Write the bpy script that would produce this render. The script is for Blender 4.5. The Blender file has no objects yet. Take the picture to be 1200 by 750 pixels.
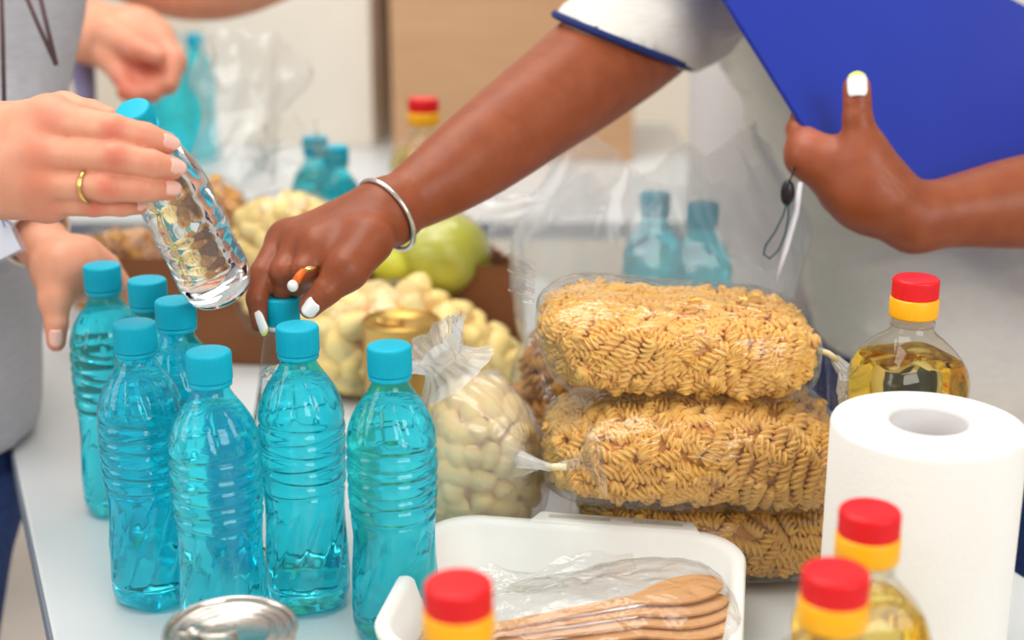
import bpy, math, random
import numpy as np
from mathutils import Vector, Matrix, noise

SC = bpy.context.scene
COL = SC.collection
random.seed(7)

# ---------------------------------------------------------------- camera, sky, lights, exposure
TOP = 0.75                       # height of the table top
CAM = Vector((0.0, 0.0, TOP + 0.54))
PITCH = math.radians(17.0)
cd = bpy.data.cameras.new('camera')
cam = bpy.data.objects.new('camera', cd); COL.objects.link(cam)
cam.location = CAM
cam.rotation_euler = (math.pi / 2 - PITCH, 0, 0)
cd.sensor_width = 36.0
cd.lens = 51.0
cd.clip_start = 0.05
cd.dof.use_dof = True
cd.dof.focus_distance = 1.07
cd.dof.aperture_fstop = 3.3
SC.camera = cam

w = bpy.data.worlds.new('world'); SC.world = w
w.use_nodes = True
nt = w.node_tree
bg = nt.nodes['Background']
bg.inputs[0].default_value = (1.0, 0.975, 0.94, 1)
bg.inputs[1].default_value = 0.54

def area(name, loc, target, size, power, color=(1, 1, 1)):
    l = bpy.data.lights.new(name, 'AREA'); l.shape = 'RECTANGLE'
    l.size, l.size_y = size; l.energy = power; l.color = color
    o = bpy.data.objects.new(name, l); COL.objects.link(o)
    o.location = loc
    o.rotation_euler = (Vector(target) - Vector(loc)).to_track_quat('-Z', 'Y').to_euler()
    return o
area('overhead_light', (-0.5, 0.9, 3.0), (0.0, 1.3, 0.8), (1.6, 1.2), 30, (1, 0.97, 0.93))
area('overhead_light', (-0.3, 2.3, 3.1), (-0.3, 3.4, 0.8), (1.8, 1.0), 26, (1, 0.97, 0.93))  # added lamp, brightens the back wall and the white carton
area('soft_light', (1.6, -1.3, 2.1), (0.1, 1.3, 0.85), (1.8, 1.4), 40, (1, 0.98, 0.95))  # added fill from the front that lifts the dim shirt; no window known there
area('soft_light', (-3.2, 0.2, 2.2), (0.0, 1.3, 0.9), (1.6, 2.0), 28, (1, 0.98, 0.95))  # daylight from the window side on the left

vs = SC.view_settings
vs.view_transform = 'Standard'; vs.look = 'None'; vs.gamma = 1.0; vs.exposure = 0.14
vs.use_curve_mapping = False
SC.cycles.max_bounces = 16; SC.cycles.transmission_bounces = 14; SC.cycles.transparent_max_bounces = 32
SC.cycles.glossy_bounces = 6; SC.cycles.diffuse_bounces = 4
SC.cycles.caustics_reflective = False; SC.cycles.caustics_refractive = True
SC.cycles.use_denoising = True
SC.cycles.sample_clamp_indirect = 6.0

# ---------------------------------------------------------------- placing helpers
FPX = 1700.0
RIGHT = Vector((1, 0, 0)); FWD = Vector((0, math.cos(PITCH), -math.sin(PITCH))); UP = Vector((0, math.sin(PITCH), math.cos(PITCH)))
def pt(px, py, d):
    return CAM + d * (FWD + RIGHT * ((px - 600) / FPX) - UP * ((py - 375) / FPX))
def tb(px, py, h=0.0):
    r = FWD + RIGHT * ((px - 600) / FPX) - UP * ((py - 375) / FPX)
    t = (TOP + h - CAM.z) / r.z
    return CAM + r * t
def J(px, py, d, r):
    return (pt(px, py, d), r * d / FPX)

def S(r, g, b):
    f = lambda c: c / 12.92 if c <= 0.04045 else ((c + 0.055) / 1.055) ** 2.4
    return (f(r / 255), f(g / 255), f(b / 255), 1.0)

# ---------------------------------------------------------------- materials
def new_mat(name):
    m = bpy.data.materials.new(name); m.use_nodes = True
    return m, m.node_tree, m.node_tree.nodes, m.node_tree.links

def pbr(name, c1, c2=None, rough=0.5, scale=30.0, bump=0.0, bscale=None, metal=0.0, spec=0.5, sss=0.0, sssr=(0.01, 0.004, 0.002), coat=0.0, stretch=None, detail=4, trans=0.0, ior=1.45, bdist=0.001):
    m, t, n, l = new_mat(name)
    b = n['Principled BSDF']
    b.inputs['Roughness'].default_value = rough
    b.inputs['Metallic'].default_value = metal
    b.inputs['Specular IOR Level'].default_value = spec
    b.inputs['IOR'].default_value = ior
    b.inputs['Transmission Weight'].default_value = trans
    b.inputs['Coat Weight'].default_value = coat
    if sss:
        b.inputs['Subsurface Weight'].default_value = sss
        b.inputs['Subsurface Radius'].default_value = (1, .4, .25)
        b.inputs['Subsurface Scale'].default_value = sssr[0]
    tc = n.new('ShaderNodeTexCoord'); mp = n.new('ShaderNodeMapping')
    l.new(tc.outputs['Object'], mp.inputs[0])
    if stretch: mp.inputs['Scale'].default_value = stretch
    if c2 is None:
        b.inputs['Base Color'].default_value = c1
    else:
        tx = n.new('ShaderNodeTexNoise'); tx.inputs['Scale'].default_value = scale; tx.inputs['Detail'].default_value = detail
        l.new(mp.outputs[0], tx.inputs[0])
        r = n.new('ShaderNodeValToRGB'); r.color_ramp.elements[0].position = .32; r.color_ramp.elements[1].position = .68
        r.color_ramp.elements[0].color = c1; r.color_ramp.elements[1].color = c2
        l.new(tx.outputs[0], r.inputs[0]); l.new(r.outputs[0], b.inputs['Base Color'])
    if bump:
        t2 = n.new('ShaderNodeTexNoise'); t2.inputs['Scale'].default_value = bscale or scale; t2.inputs['Detail'].default_value = 4
        l.new(mp.outputs[0], t2.inputs[0])
        bp = n.new('ShaderNodeBump'); bp.inputs['Strength'].default_value = bump; bp.inputs['Distance'].default_value = bdist
        l.new(t2.outputs[0], bp.inputs['Height']); l.new(bp.outputs[0], b.inputs['Normal'])
    return m

def skin(name, c1, c2, pink, rough, sss):
    m = pbr(name, c1, c2, rough, 55, 0.25, 420, sss=sss, sssr=(0.006,), spec=0.4, bdist=0.0006)
    n, l = m.node_tree.nodes, m.node_tree.links
    b = n['Principled BSDF']; src = b.inputs['Base Color'].links[0].from_socket
    at = n.new('ShaderNodeAttribute'); at.attribute_name = 'tone'
    mx = n.new('ShaderNodeMix'); mx.data_type = 'RGBA'
    l.new(at.outputs['Fac'], mx.inputs[0]); l.new(src, mx.inputs[6]); mx.inputs[7].default_value = pink
    l.new(mx.outputs[2], b.inputs['Base Color'])
    return m

def film(name, tint=(0.97, 0.97, 0.97, 1), haze=0.05, rough=0.12, gloss=1.0, bump=0.6, bscale=35.0, hazecol=(0.9, 0.9, 0.9, 1), stretch=(1, 1, 1), bdist=0.004, most=0.42):
    """thin plastic: lets light straight through, mirrors by angle, a little milky"""
    m, t, n, l = new_mat(name)
    out = n['Material Output']; n.remove(n['Principled BSDF'])
    tr = n.new('ShaderNodeBsdfTransparent'); tr.inputs[0].default_value = tint
    gl = n.new('ShaderNodeBsdfGlossy'); gl.inputs['Roughness'].default_value = rough
    fr = n.new('ShaderNodeFresnel')
    ge = n.new('ShaderNodeNewGeometry'); io = n.new('ShaderNodeMapRange')       # a thin sheet mirrors alike from both sides
    io.inputs['To Min'].default_value = 1.45; io.inputs['To Max'].default_value = 1 / 1.45
    l.new(ge.outputs['Backfacing'], io.inputs['Value']); l.new(io.outputs[0], fr.inputs[0])
    mu = n.new('ShaderNodeMath'); mu.operation = 'MULTIPLY'; mu.inputs[1].default_value = gloss; mu.use_clamp = True
    l.new(fr.outputs[0], mu.inputs[0])
    base = tr
    if haze > 0:
        df = n.new('ShaderNodeBsdfDiffuse'); df.inputs[0].default_value = hazecol
        tl = n.new('ShaderNodeBsdfTranslucent'); tl.inputs[0].default_value = hazecol
        a = n.new('ShaderNodeMixShader'); l.new(df.outputs[0], a.inputs[1]); l.new(tl.outputs[0], a.inputs[2]); a.inputs[0].default_value = .35
        h = n.new('ShaderNodeMixShader'); h.inputs[0].default_value = haze
        l.new(tr.outputs[0], h.inputs[1]); l.new(a.outputs[0], h.inputs[2]); base = h
    mn = n.new('ShaderNodeMath'); mn.operation = 'MINIMUM'; mn.inputs[1].default_value = most
    l.new(mu.outputs[0], mn.inputs[0])
    mx = n.new('ShaderNodeMixShader')
    l.new(mn.outputs[0], mx.inputs[0]); l.new(base.outputs[0], mx.inputs[1]); l.new(gl.outputs[0], mx.inputs[2])
    l.new(mx.outputs[0], out.inputs[0])
    if bump:
        tc = n.new('ShaderNodeTexCoord'); mp = n.new('ShaderNodeMapping'); mp.inputs['Scale'].default_value = stretch
        l.new(tc.outputs['Object'], mp.inputs[0])
        tx = n.new('ShaderNodeTexNoise'); tx.inputs['Scale'].default_value = bscale; tx.inputs['Detail'].default_value = 3; tx.inputs['Distortion'].default_value = 1.2
        l.new(mp.outputs[0], tx.inputs[0])
        bp = n.new('ShaderNodeBump'); bp.inputs['Strength'].default_value = bump; bp.inputs['Distance'].default_value = bdist
        l.new(tx.outputs[0], bp.inputs['Height']); l.new(bp.outputs[0], gl.inputs['Normal']); l.new(bp.outputs[0], fr.inputs['Normal'])
    return m

def liquid(name, color, ior):
    m, t, n, l = new_mat(name)
    out = n['Material Output']; n.remove(n['Principled BSDF'])
    g = n.new('ShaderNodeBsdfGlass'); g.inputs['Color'].default_value = color; g.inputs['IOR'].default_value = ior; g.inputs['Roughness'].default_value = 0.0
    l.new(g.outputs[0], out.inputs[0])
    return m

M = {}
M['cyan_shell'] = film('turquoise_plastic', (0.22, 0.91, 1.0, 1), haze=0.12, rough=0.04, gloss=1.1, bump=0, most=1.0, hazecol=(0.0, 0.80, 0.94, 1))
M['clear_shell'] = film('clear_plastic', (0.97, 0.98, 0.98, 1), haze=0.0, rough=0.03, gloss=1.1, bump=0, most=1.0)
M['oil_shell'] = film('oil_bottle_plastic', (0.98, 0.97, 0.93, 1), haze=0.0, rough=0.03, gloss=1.1, bump=0, most=1.0)
M['water'] = liquid('water', (1, 1, 1, 1), 1.30)
M['oil'] = liquid('oil', (1.0, 0.90, 0.50, 1), 1.33)
M['cap'] = pbr('turquoise_cap', S(0, 172, 200), S(0, 178, 206), 0.42, 40, spec=0.3)
M['ring_white'] = pbr('white_collar', S(235, 235, 232), None, 0.4)
M['cap_red'] = pbr('red_cap', S(226, 12, 22), S(232, 18, 26), 0.35, 40)
M['cap_yellow'] = pbr('yellow_cap', S(252, 176, 10), S(255, 184, 20), 0.35, 40)
M['table'] = pbr('white_laminate', S(214, 219, 220), S(220, 224, 225), 0.28, 3, 0.02, 60)
M['table_edge'] = pbr('grey_edging', S(120, 128, 140), None, 0.5)
M['metal_leg'] = pbr('painted_steel', S(190, 190, 190), None, 0.4, metal=0.6)
M['wall'] = pbr('cream_wall', S(228, 218, 200), S(233, 224, 208), 0.8, 2, 0.05, 80)
M['floor'] = pbr('pale_floor', S(205, 195, 186), S(214, 205, 197), 0.5, 4, 0.03, 60)
M['card'] = pbr('cardboard', S(190, 149, 111), S(198, 158, 120), 0.8, 6, 0.15, 160, stretch=(1, 1, 6))
M['card_shaded'] = pbr('shaded_cardboard', S(128, 78, 44), S(140, 88, 52), 0.8, 6, 0.15, 160, stretch=(1, 1, 6))  # cardboard darkened: the shade on the low box is put into its colour
M['card_white'] = pbr('white_card', S(230, 221, 206), S(235, 227, 213), 0.8, 5, 0.05, 100)
M['tape'] = pbr('yellow_tape', S(232, 170, 60), None, 0.4)
M['tin'] = pbr('tinplate', S(206, 200, 190), S(214, 208, 200), 0.22, 20, metal=1.0)
M['tin_gold'] = pbr('gold_lacquer_tin', S(206, 166, 88), S(214, 176, 100), 0.32, 20, metal=1.0)
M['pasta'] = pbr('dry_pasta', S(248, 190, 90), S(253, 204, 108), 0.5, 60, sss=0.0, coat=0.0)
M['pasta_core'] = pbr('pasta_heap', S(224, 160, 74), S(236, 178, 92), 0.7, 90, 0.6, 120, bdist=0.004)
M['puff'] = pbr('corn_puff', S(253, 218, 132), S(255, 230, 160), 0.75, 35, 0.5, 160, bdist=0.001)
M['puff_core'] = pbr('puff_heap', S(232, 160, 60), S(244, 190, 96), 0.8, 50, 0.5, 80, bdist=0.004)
M['pasta_orange'] = pbr('orange_pasta', S(228, 160, 70), S(238, 178, 90), 0.6, 50)
M['film'] = film('clear_bag_film', haze=0.02, rough=0.06, gloss=1.7, bump=0.9, bscale=26, stretch=(1, 1.6, 3))
M['film_milky'] = film('milky_bag_film', haze=0.32, rough=0.08, gloss=1.5, bump=0.9, hazecol=(0.96, 0.95, 0.92, 1), bscale=28)
M['film_thin'] = film('thin_empty_film', haze=0.10, rough=0.15, gloss=1.2, bump=0.8, bscale=20)
M['film_shop'] = film('carrier_bag_film', haze=0.27, rough=0.1, gloss=1.3, bump=0.8, bscale=14, hazecol=(0.96, 0.96, 0.96, 1))
M['film_tail'] = film('gathered_film', haze=0.42, rough=0.1, gloss=1.4, hazecol=(0.96, 0.96, 0.95, 1), bump=1.0, bscale=60)
M['tie'] = pbr('pale_yellow_tie', S(238, 226, 178), None, 0.5)
M['foam'] = pbr('white_foam', S(236, 234, 228), S(240, 238, 233), 0.55, 30, 0.08, 400)
M['foam_slot'] = pbr('foam_slot', S(196, 192, 180), None, 0.7)
M['wood'] = pbr('birch_wood', S(205, 148, 92), S(222, 168, 112), 0.65, 30, 0.1, 90, stretch=(1, 8, 8))
M['paper'] = pbr('kitchen_paper', S(236, 233, 226), S(240, 237, 231), 0.95, 14, 0.35, 260, bdist=0.0012)
M['core_card'] = pbr('pale_core', S(214, 210, 208), None, 0.9)
M['pomelo'] = pbr('green_yellow_peel', S(172, 176, 24), S(204, 200, 60), 0.45, 9, 0.25, 160)
M['stem'] = pbr('brown_stem', S(96, 80, 44), None, 0.8)
M['blue'] = pbr('royal_blue_board', S(16, 42, 150), S(20, 48, 160), 0.42, 4, 0.08, 5, bdist=0.02)
M['shirt'] = pbr('grey_marl_shirt', S(212, 207, 198), S(221, 217, 208), 0.92, 60, 0.35, 300, stretch=(1, 1, 7), detail=8)
M['shirt_a'] = pbr('blue_grey_shirt', S(172, 171, 178), S(182, 182, 188), 0.92, 60, 0.3, 300, stretch=(1, 1, 5))
M['shirt_c'] = pbr('pale_grey_shirt', S(206, 202, 200), None, 0.9)
M['lilac'] = pbr('lilac_sleeve', S(150, 146, 186), S(110, 108, 150), 0.9, 14)
M['cuff'] = pbr('cream_cuff', S(228, 222, 210), S(236, 231, 220), 0.9, 40, 0.3, 200)
M['navy'] = pbr('navy_piping', S(22, 40, 100), None, 0.85)
M['jeans'] = pbr('blue_denim', S(34, 58, 112), S(46, 74, 132), 0.9, 120, 0.4, 300)
M['shoe'] = pbr('white_shoe', S(220, 218, 214), None, 0.6)
M['skin_dark'] = skin('deep_brown_skin', S(136, 68, 38), S(148, 78, 46), S(182, 102, 76), 0.42, 0.10)
M['skin_light'] = skin('fair_skin', S(217, 149, 117), S(225, 162, 132), S(208, 106, 86), 0.45, 0.14)
M['nail_white'] = pbr('white_nail', S(242, 240, 238), None, 0.15, coat=0.5)
M['nail_natural'] = pbr('natural_nail', S(236, 184, 168), None, 0.25, coat=0.4)
M['silver'] = pbr('silver', S(222, 216, 206), None, 0.2, metal=1.0)
M['gold'] = pbr('gold', S(236, 196, 122), None, 0.18, metal=1.0)
M['orange'] = pbr('orange_enamel', S(236, 104, 20), None, 0.3)
M['pearl'] = pbr('white_bead', S(240, 236, 230), None, 0.25)
M['black'] = pbr('black_plastic', S(22, 20, 26), None, 0.35)
M['cord'] = pbr('dark_teal_cord', S(44, 70, 78), None, 0.7)
M['cord_brown'] = pbr('brown_cord', S(84, 62, 64), None, 0.8)
M['strap'] = pbr('pale_strap', S(206, 206, 214), S(220, 220, 226), 0.4, 30)
M['badge'] = pbr('badge_card', S(226, 230, 244), None, 0.5)
M['badge_holder'] = film('badge_holder_plastic', haze=0.25, rough=0.1, gloss=1.2, bump=0, hazecol=(0.75, 0.75, 0.85, 1))
M['ink'] = pbr('blue_grey_ink', S(120, 128, 160), None, 0.7)
M['nail_tip'] = pbr('yellow_nail_tip', S(226, 232, 120), None, 0.2)

# ---------------------------------------------------------------- object helpers
def mesh(name, V, F, mat, smooth=True):
    me = bpy.data.meshes.new(name)
    if isinstance(V, np.ndarray): V = V.tolist()
    if isinstance(F, np.ndarray): F = F.tolist()
    me.from_pydata(V, [], F); me.update()
    if mat is not None: me.materials.append(M[mat] if isinstance(mat, str) else mat)
    if smooth:
        me.polygons.foreach_set('use_smooth', [True] * len(me.polygons))
    return me

def link(name, me, parent=None, mat=None):
    o = bpy.data.objects.new(name, me); COL.objects.link(o)
    if parent is not None: o.parent = parent
    return o

def part(name, V, F, mat, parent, smooth=True, world=True):
    """one mesh under its thing; V in world space when world=True (the thing is not turned)"""
    if world:
        off = Vector((0, 0, 0)); p = parent
        while p is not None:
            off += p.location; p = p.parent
        V = [tuple(Vector(v) - off) for v in V] if not isinstance(V, np.ndarray) else V - np.array(off)
    return link(name, mesh(name, V, F, mat, smooth), parent)

def tag(o, label, cat, group=None, kind=None):
    o['label'] = label; o['category'] = cat
    if group: o['group'] = group
    if kind: o['kind'] = kind
    return o

def thing(name, label, cat, loc=(0, 0, 0), group=None):
    o = bpy.data.objects.new(name, None); COL.objects.link(o)
    o.location = loc; o.empty_display_size = 0.02
    return tag(o, label, cat, group)

def copy_tree(o, parent=None):
    c = o.copy(); COL.objects.link(c)
    if parent is not None: c.parent = parent
    for ch in list(o.children): copy_tree(ch, c)
    return c

# geometry makers return (V, F)
def lathe(prof, n=48, rfun=None, cap0=True, cap1=True, sq=None):
    """prof: list of (r, z); rfun(r, z, th) may change the radius"""
    V, F = [], []
    for r, z in prof:
        for i in range(n):
            th = 2 * math.pi * i / n
            rr = rfun(r, z, th) if rfun else r
            V.append((rr * math.cos(th), rr * math.sin(th), z))
    for j in range(len(prof) - 1):
        for i in range(n):
            a = j * n + i; b = j * n + (i + 1) % n
            F.append((a, b, b + n, a + n))
    if cap0: F.append(tuple(range(n - 1, -1, -1)))
    if cap1:
        k = (len(prof) - 1) * n
        F.append(tuple(range(k, k + n)))
    return V, F

def tube(pts, r, n=10, closed=False):
    P = [Vector(p) for p in pts]; V, F = [], []
    m = len(P); R = r if isinstance(r, (list, tuple)) else [r] * m
    up = None
    for i in range(m):
        if closed: d = (P[(i + 1) % m] - P[i - 1])
        else: d = P[min(i + 1, m - 1)] - P[max(i - 1, 0)]
        d.normalize()
        if up is None:
            up = d.orthogonal().normalized()
        up = (up - d * up.dot(d)).normalized()
        s = d.cross(up)
        for k in range(n):
            a = 2 * math.pi * k / n
            V.append(tuple(P[i] + R[i] * (math.cos(a) * up + math.sin(a) * s)))
    for i in range(m if closed else m - 1):
        for k in range(n):
            a = i * n + k; b = i * n + (k + 1) % n
            c = ((i + 1) % m) * n + (k + 1) % n; e = ((i + 1) % m) * n + k
            F.append((a, b, c, e))
    if not closed:
        F.append(tuple(range(n - 1, -1, -1))); F.append(tuple(range((m - 1) * n, m * n)))
    return V, F

def prism(poly, z0, z1):
    """poly: list of (x, y) or 3-D points with a thickness vector"""
    n = len(poly)
    V = [(p[0], p[1], z0) for p in poly] + [(p[0], p[1], z1) for p in poly]
    F = [tuple(range(n - 1, -1, -1)), tuple(range(n, 2 * n))]
    for i in range(n):
        j = (i + 1) % n
        F.append((i, j, j + n, i + n))
    return V, F

def slab(pts, th):
    """flat polygon through 3-D points given a thickness along its normal"""
    P = [Vector(p) for p in pts]
    nrm = (P[1] - P[0]).cross(P[2] - P[0]).normalized() * th
    n = len(P)
    V = [tuple(p) for p in P] + [tuple(p + nrm) for p in P]
    F = [tuple(range(n - 1, -1, -1)), tuple(range(n, 2 * n))]
    for i in range(n):
        j = (i + 1) % n
        F.append((i, j, j + n, i + n))
    return V, F

def join(*vf):
    V, F = [], []
    for v, f in vf:
        k = len(V); V += [tuple(x) for x in v]; F += [tuple(i + k for i in q) for q in f]
    return V, F

def xf(vf, m):
    return [tuple(m @ Vector(v)) for v in vf[0]], vf[1]

def bevel(o, wd, seg=2):
    b = o.modifiers.new('bevel', 'BEVEL'); b.width = wd; b.segments = seg; b.limit_method = 'ANGLE'
    return o

# ---------------------------------------------------------------- bodies grown from blended limbs
def smin(a, b, k):
    h = np.maximum(k - np.abs(a - b), 0) / k
    return np.minimum(a, b) - h * h * k * 0.25

def spline(js, n=11):
    """joints joined by a smooth curve so that a limb tapers without kinks"""
    if len(js) < 3: return js
    P = [js[0][0] * 2 - js[1][0]] + [j[0] for j in js] + [js[-1][0] * 2 - js[-2][0]]
    R = [js[0][1] * 2 - js[1][1]] + [j[1] for j in js] + [js[-1][1] * 2 - js[-2][1]]
    out = []
    for i in range(1, len(P) - 2):
        for q in range(n):
            t = q / n
            c = lambda A: 0.5 * (2 * A[i] + (A[i + 1] - A[i - 1]) * t + (2 * A[i - 1] - 5 * A[i] + 4 * A[i + 1] - A[i + 2]) * t * t + (3 * A[i] - A[i - 1] - 3 * A[i + 1] + A[i + 2]) * t ** 3)
            out.append((c(P), c(R)))
    return out + [js[-1]]

class Body:
    def __init__(s, pts, h, pad=0.02):
        P = np.array([list(p[0]) for p in pts]); R = np.array([p[1] for p in pts])[:, None]
        s.h = h; s.lo = (P - R).min(0) - pad; hi = (P + R).max(0) + pad
        s.n = np.ceil((hi - s.lo) / h).astype(int) + 1
        s.D = np.full(s.n, 1.0, np.float32)
    def box(s, js, m):
        P = np.array([list(p[0]) for p in js]); R = np.array([p[1] for p in js])[:, None]
        a = np.clip(np.floor(((P - R).min(0) - m - s.lo) / s.h).astype(int), 0, s.n)
        b = np.clip(np.ceil(((P + R).max(0) + m - s.lo) / s.h).astype(int) + 1, 0, s.n)
        return tuple(slice(int(x), int(y)) for x, y in zip(a, b))
    def grid(s, sl):
        return [np.float32(s.lo[i]) + np.float32(s.h) * np.arange(sl[i].start, sl[i].stop, dtype=np.float32).reshape([-1 if k == i else 1 for k in range(3)]) for i in range(3)]
    def dist(s, a, b, sl, flat=None):
        X, Y, Z = s.grid(sl)
        pa, ra = a; pb, rb = b
        d = pb - pa; L2 = max(d.dot(d), 1e-9)
        x, y, z = X - pa.x, Y - pa.y, Z - pa.z
        t = np.clip((x * d.x + y * d.y + z * d.z) / L2, 0, 1)
        q = np.sqrt((x - t * d.x) ** 2 + (y - t * d.y) ** 2 + (z - t * d.z) ** 2)
        return (q - (ra + (rb - ra) * t)).astype(np.float32)
    def cone(s, a, b, k=0.012):
        sl = s.box([a, b], k + 3 * s.h + 0.004)
        s.D[sl] = smin(s.D[sl], s.dist(a, b, sl), k)
    def chain(s, js, k=0.012):
        js = spline(js); sl = s.box(js, k + 3 * s.h + 0.004); f = None
        for a, b in zip(js[:-1], js[1:]):
            q = s.dist(a, b, sl); f = q if f is None else np.minimum(f, q)
        s.D[sl] = smin(s.D[sl], f, k)
    def fingers(s, chains, k=0.010, ki=0.004):
        base = s.D.copy()
        for js in chains:
            sl = s.box(js, k + 3 * s.h + 0.003)
            f = None
            for a, b in zip(js[:-1], js[1:]):
                q = s.dist(a, b, sl); f = q if f is None else smin(f, q, ki)
            s.D[sl] = np.minimum(s.D[sl], smin(base[sl], f, k))
    def cut(s, p, nrm):
        """remove what lies on the side the normal points to"""
        sl = tuple(slice(0, int(i)) for i in s.n); X, Y, Z = s.grid(sl)
        q = (X - p[0]) * nrm[0] + (Y - p[1]) * nrm[1] + (Z - p[2]) * nrm[2]
        s.D = np.maximum(s.D, q.astype(np.float32))
    def surface(s, smooth=2):
        D = s.D; D[[0, -1]] = np.maximum(D[[0, -1]], 1e-4); D[:, [0, -1]] = np.maximum(D[:, [0, -1]], 1e-4); D[:, :, [0, -1]] = np.maximum(D[:, :, [0, -1]], 1e-4)
        I = D < 0
        c = np.zeros(np.array(D.shape) - 1, np.int8)
        cor = [(i, j, k) for i in (0, 1) for j in (0, 1) for k in (0, 1)]
        sub = lambda A, o: A[o[0]:A.shape[0] - 1 + o[0], o[1]:A.shape[1] - 1 + o[1], o[2]:A.shape[2] - 1 + o[2]]
        for o in cor: c += sub(I, o)
        act = np.argwhere((c > 0) & (c < 8))
        ids = np.full(c.shape, -1, np.int32); ids[tuple(act.T)] = np.arange(len(act))
        acc = np.zeros((len(act), 3)); cnt = np.zeros(len(act))
        for o in cor:
            for ax in range(3):
                if o[ax]: continue
                o2 = list(o); o2[ax] = 1
                d0 = D[tuple((act + o).T)]; d1 = D[tuple((act + o2).T)]
                m = (d0 < 0) != (d1 < 0)
                t = np.where(m, d0 / np.where(m, d0 - d1, 1), 0)
                p = np.array(o, float)[None] + np.zeros((len(act), 3)); p[:, ax] += t
                acc[m] += p[m]; cnt[m] += 1
        V = (act + acc / cnt[:, None]) * s.h + s.lo
        Fs = []
        for ax in range(3):
            u, v = (ax + 1) % 3, (ax + 2) % 3
            a0 = [slice(None)] * 3; a1 = [slice(None)] * 3
            a0[ax] = slice(0, -1); a1[ax] = slice(1, None)
            x = I[tuple(a0)] != I[tuple(a1)]
            e = np.argwhere(x)
            e = e[(e[:, u] > 0) & (e[:, v] > 0) & (e[:, u] < D.shape[u] - 1) & (e[:, v] < D.shape[v] - 1)]
            q = []
            for du, dv in ((-1, -1), (0, -1), (0, 0), (-1, 0)):
                f = e.copy(); f[:, u] += du; f[:, v] += dv; q.append(ids[tuple(f.T)])
            q = np.stack(q, 1); fl = ~I[tuple(e.T)]
            q[fl] = q[fl][:, ::-1]; Fs.append(q)
        F = np.concatenate(Fs)
        ea = F.ravel(); eb = F[:, [1, 2, 3, 0]].ravel()
        for _ in range(smooth):
            sm = np.zeros_like(V); n = np.bincount(ea, minlength=len(V)) + np.bincount(eb, minlength=len(V))
            for k in range(3):
                sm[:, k] = np.bincount(ea, V[eb, k], len(V)) + np.bincount(eb, V[ea, k], len(V))
            V = 0.5 * V + 0.5 * sm / np.maximum(n, 1)[:, None]
        return V, F

def vnormals(V, F):
    n = np.cross(V[F[:, 2]] - V[F[:, 0]], V[F[:, 3]] - V[F[:, 1]])
    N = np.zeros_like(V)
    for k in range(4):
        for c in range(3): N[:, c] += np.bincount(F[:, k], n[:, c], len(V))
    return N / np.maximum(np.linalg.norm(N, axis=1), 1e-9)[:, None]

def creases(V, F, items):
    """skin lines across a joint: (point, along, reach, number, depth)"""
    N = vnormals(V, F)
    for p, d, reach, num, dep in items:
        d = Vector(d).normalized(); q = V - np.array(p)
        al = q @ np.array(d); r = np.linalg.norm(q, axis=1)
        w_ = np.exp(-(r / reach) ** 2)
        f = np.zeros(len(V))
        for i in range(num):
            o = (i - (num - 1) / 2) * 0.0026
            f += np.exp(-((al - o) / 0.0008) ** 2)
        V = V - N * (w_ * f * dep)[:, None]
    return V

def set_tone(o, spots, V):
    """pinker skin at knuckles and fingertips: (point, radius, weight)"""
    t = np.zeros(len(V))
    for p, r, a in spots:
        t = np.maximum(t, a * np.exp(-(np.linalg.norm(V - np.array(p), axis=1) / r) ** 2))
    at = o.data.attributes.new('tone', 'FLOAT', 'POINT'); at.data.foreach_set('value', t.astype(np.float32))

def nail(parent, base, tip, out, wd, mat, tipmat=None, label=None, curve=0.9, thick=0.0007):
    """curved plate from base to tip lying on the side 'out' of the finger"""
    base, tip = Vector(base), Vector(tip)
    y = (tip - base); L = y.length; y.normalize()
    z = Vector(out); z = (z - y * z.dot(y)).normalized(); x = y.cross(z)
    def grid(l0, l1, extra=0.0):
        nx, ny = 9, 9; V, F = [], []
        for s in (1, 0):
            for j in range(ny):
                t = l0 + (l1 - l0) * j / (ny - 1)
                e = 1 - 0.30 * max(0, (0.25 - t) / 0.25) ** 2 - 0.22 * max(0, (t - 0.75) / 0.25) ** 2
                for i in range(nx):
                    a = (i / (nx - 1) * 2 - 1)
                    px = a * wd * e
                    pz = -(abs(a * e) ** 2) * wd * 0.5 * curve - 0.0014 * t * t + s * (thick + extra) - 0.0004
                    V.append(tuple(base + x * px + y * (L * t - 0.12 * L * (a * a) * (1 if t > .6 else 0.2)) + z * pz))
        k = nx * ny
        for j in range(ny - 1):
            for i in range(nx - 1):
                q = j * nx + i
                F.append((q, q + 1, q + nx + 1, q + nx)); F.append((k + q + nx, k + q + nx + 1, k + q + 1, k + q))
        rim = [j * nx for j in range(ny)] + [(ny - 1) * nx + i for i in range(1, nx)] + [j * nx + nx - 1 for j in range(ny - 2, -1, -1)] + [i for i in range(nx - 2, 0, -1)]
        for a, b in zip(rim, rim[1:] + rim[:1]): F.append((a, b, b + k, a + k))
        return V, F
    v, f = grid(0, 1)
    o = part('fingernail', v, f, mat, parent)
    if label: o['label'] = label
    if tipmat:
        v, f = grid(0.86, 1.0, 0.0002)
        part('nail_tip', v, f, tipmat, o)
    return o
# ---------------------------------------------------------------- the room and the tables
def structure(name, V, F, mat):
    o = link(name, mesh(name, V, F, mat, False)); o['kind'] = 'structure'; return o
structure('floor', *prism([(-4, -1.5), (4, -1.5), (4, 5.0), (-4, 5.0)], -0.05, 0.0), 'floor')
structure('wall_back', *prism([(-4, 4.6), (4, 4.6), (4, 4.7), (-4, 4.7)], 0.0, 2.8), 'wall')
structure('baseboard_back', *prism([(-4, 4.58), (4, 4.58), (4, 4.6), (-4, 4.6)], 0.0, 0.09), 'card_white')

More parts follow.
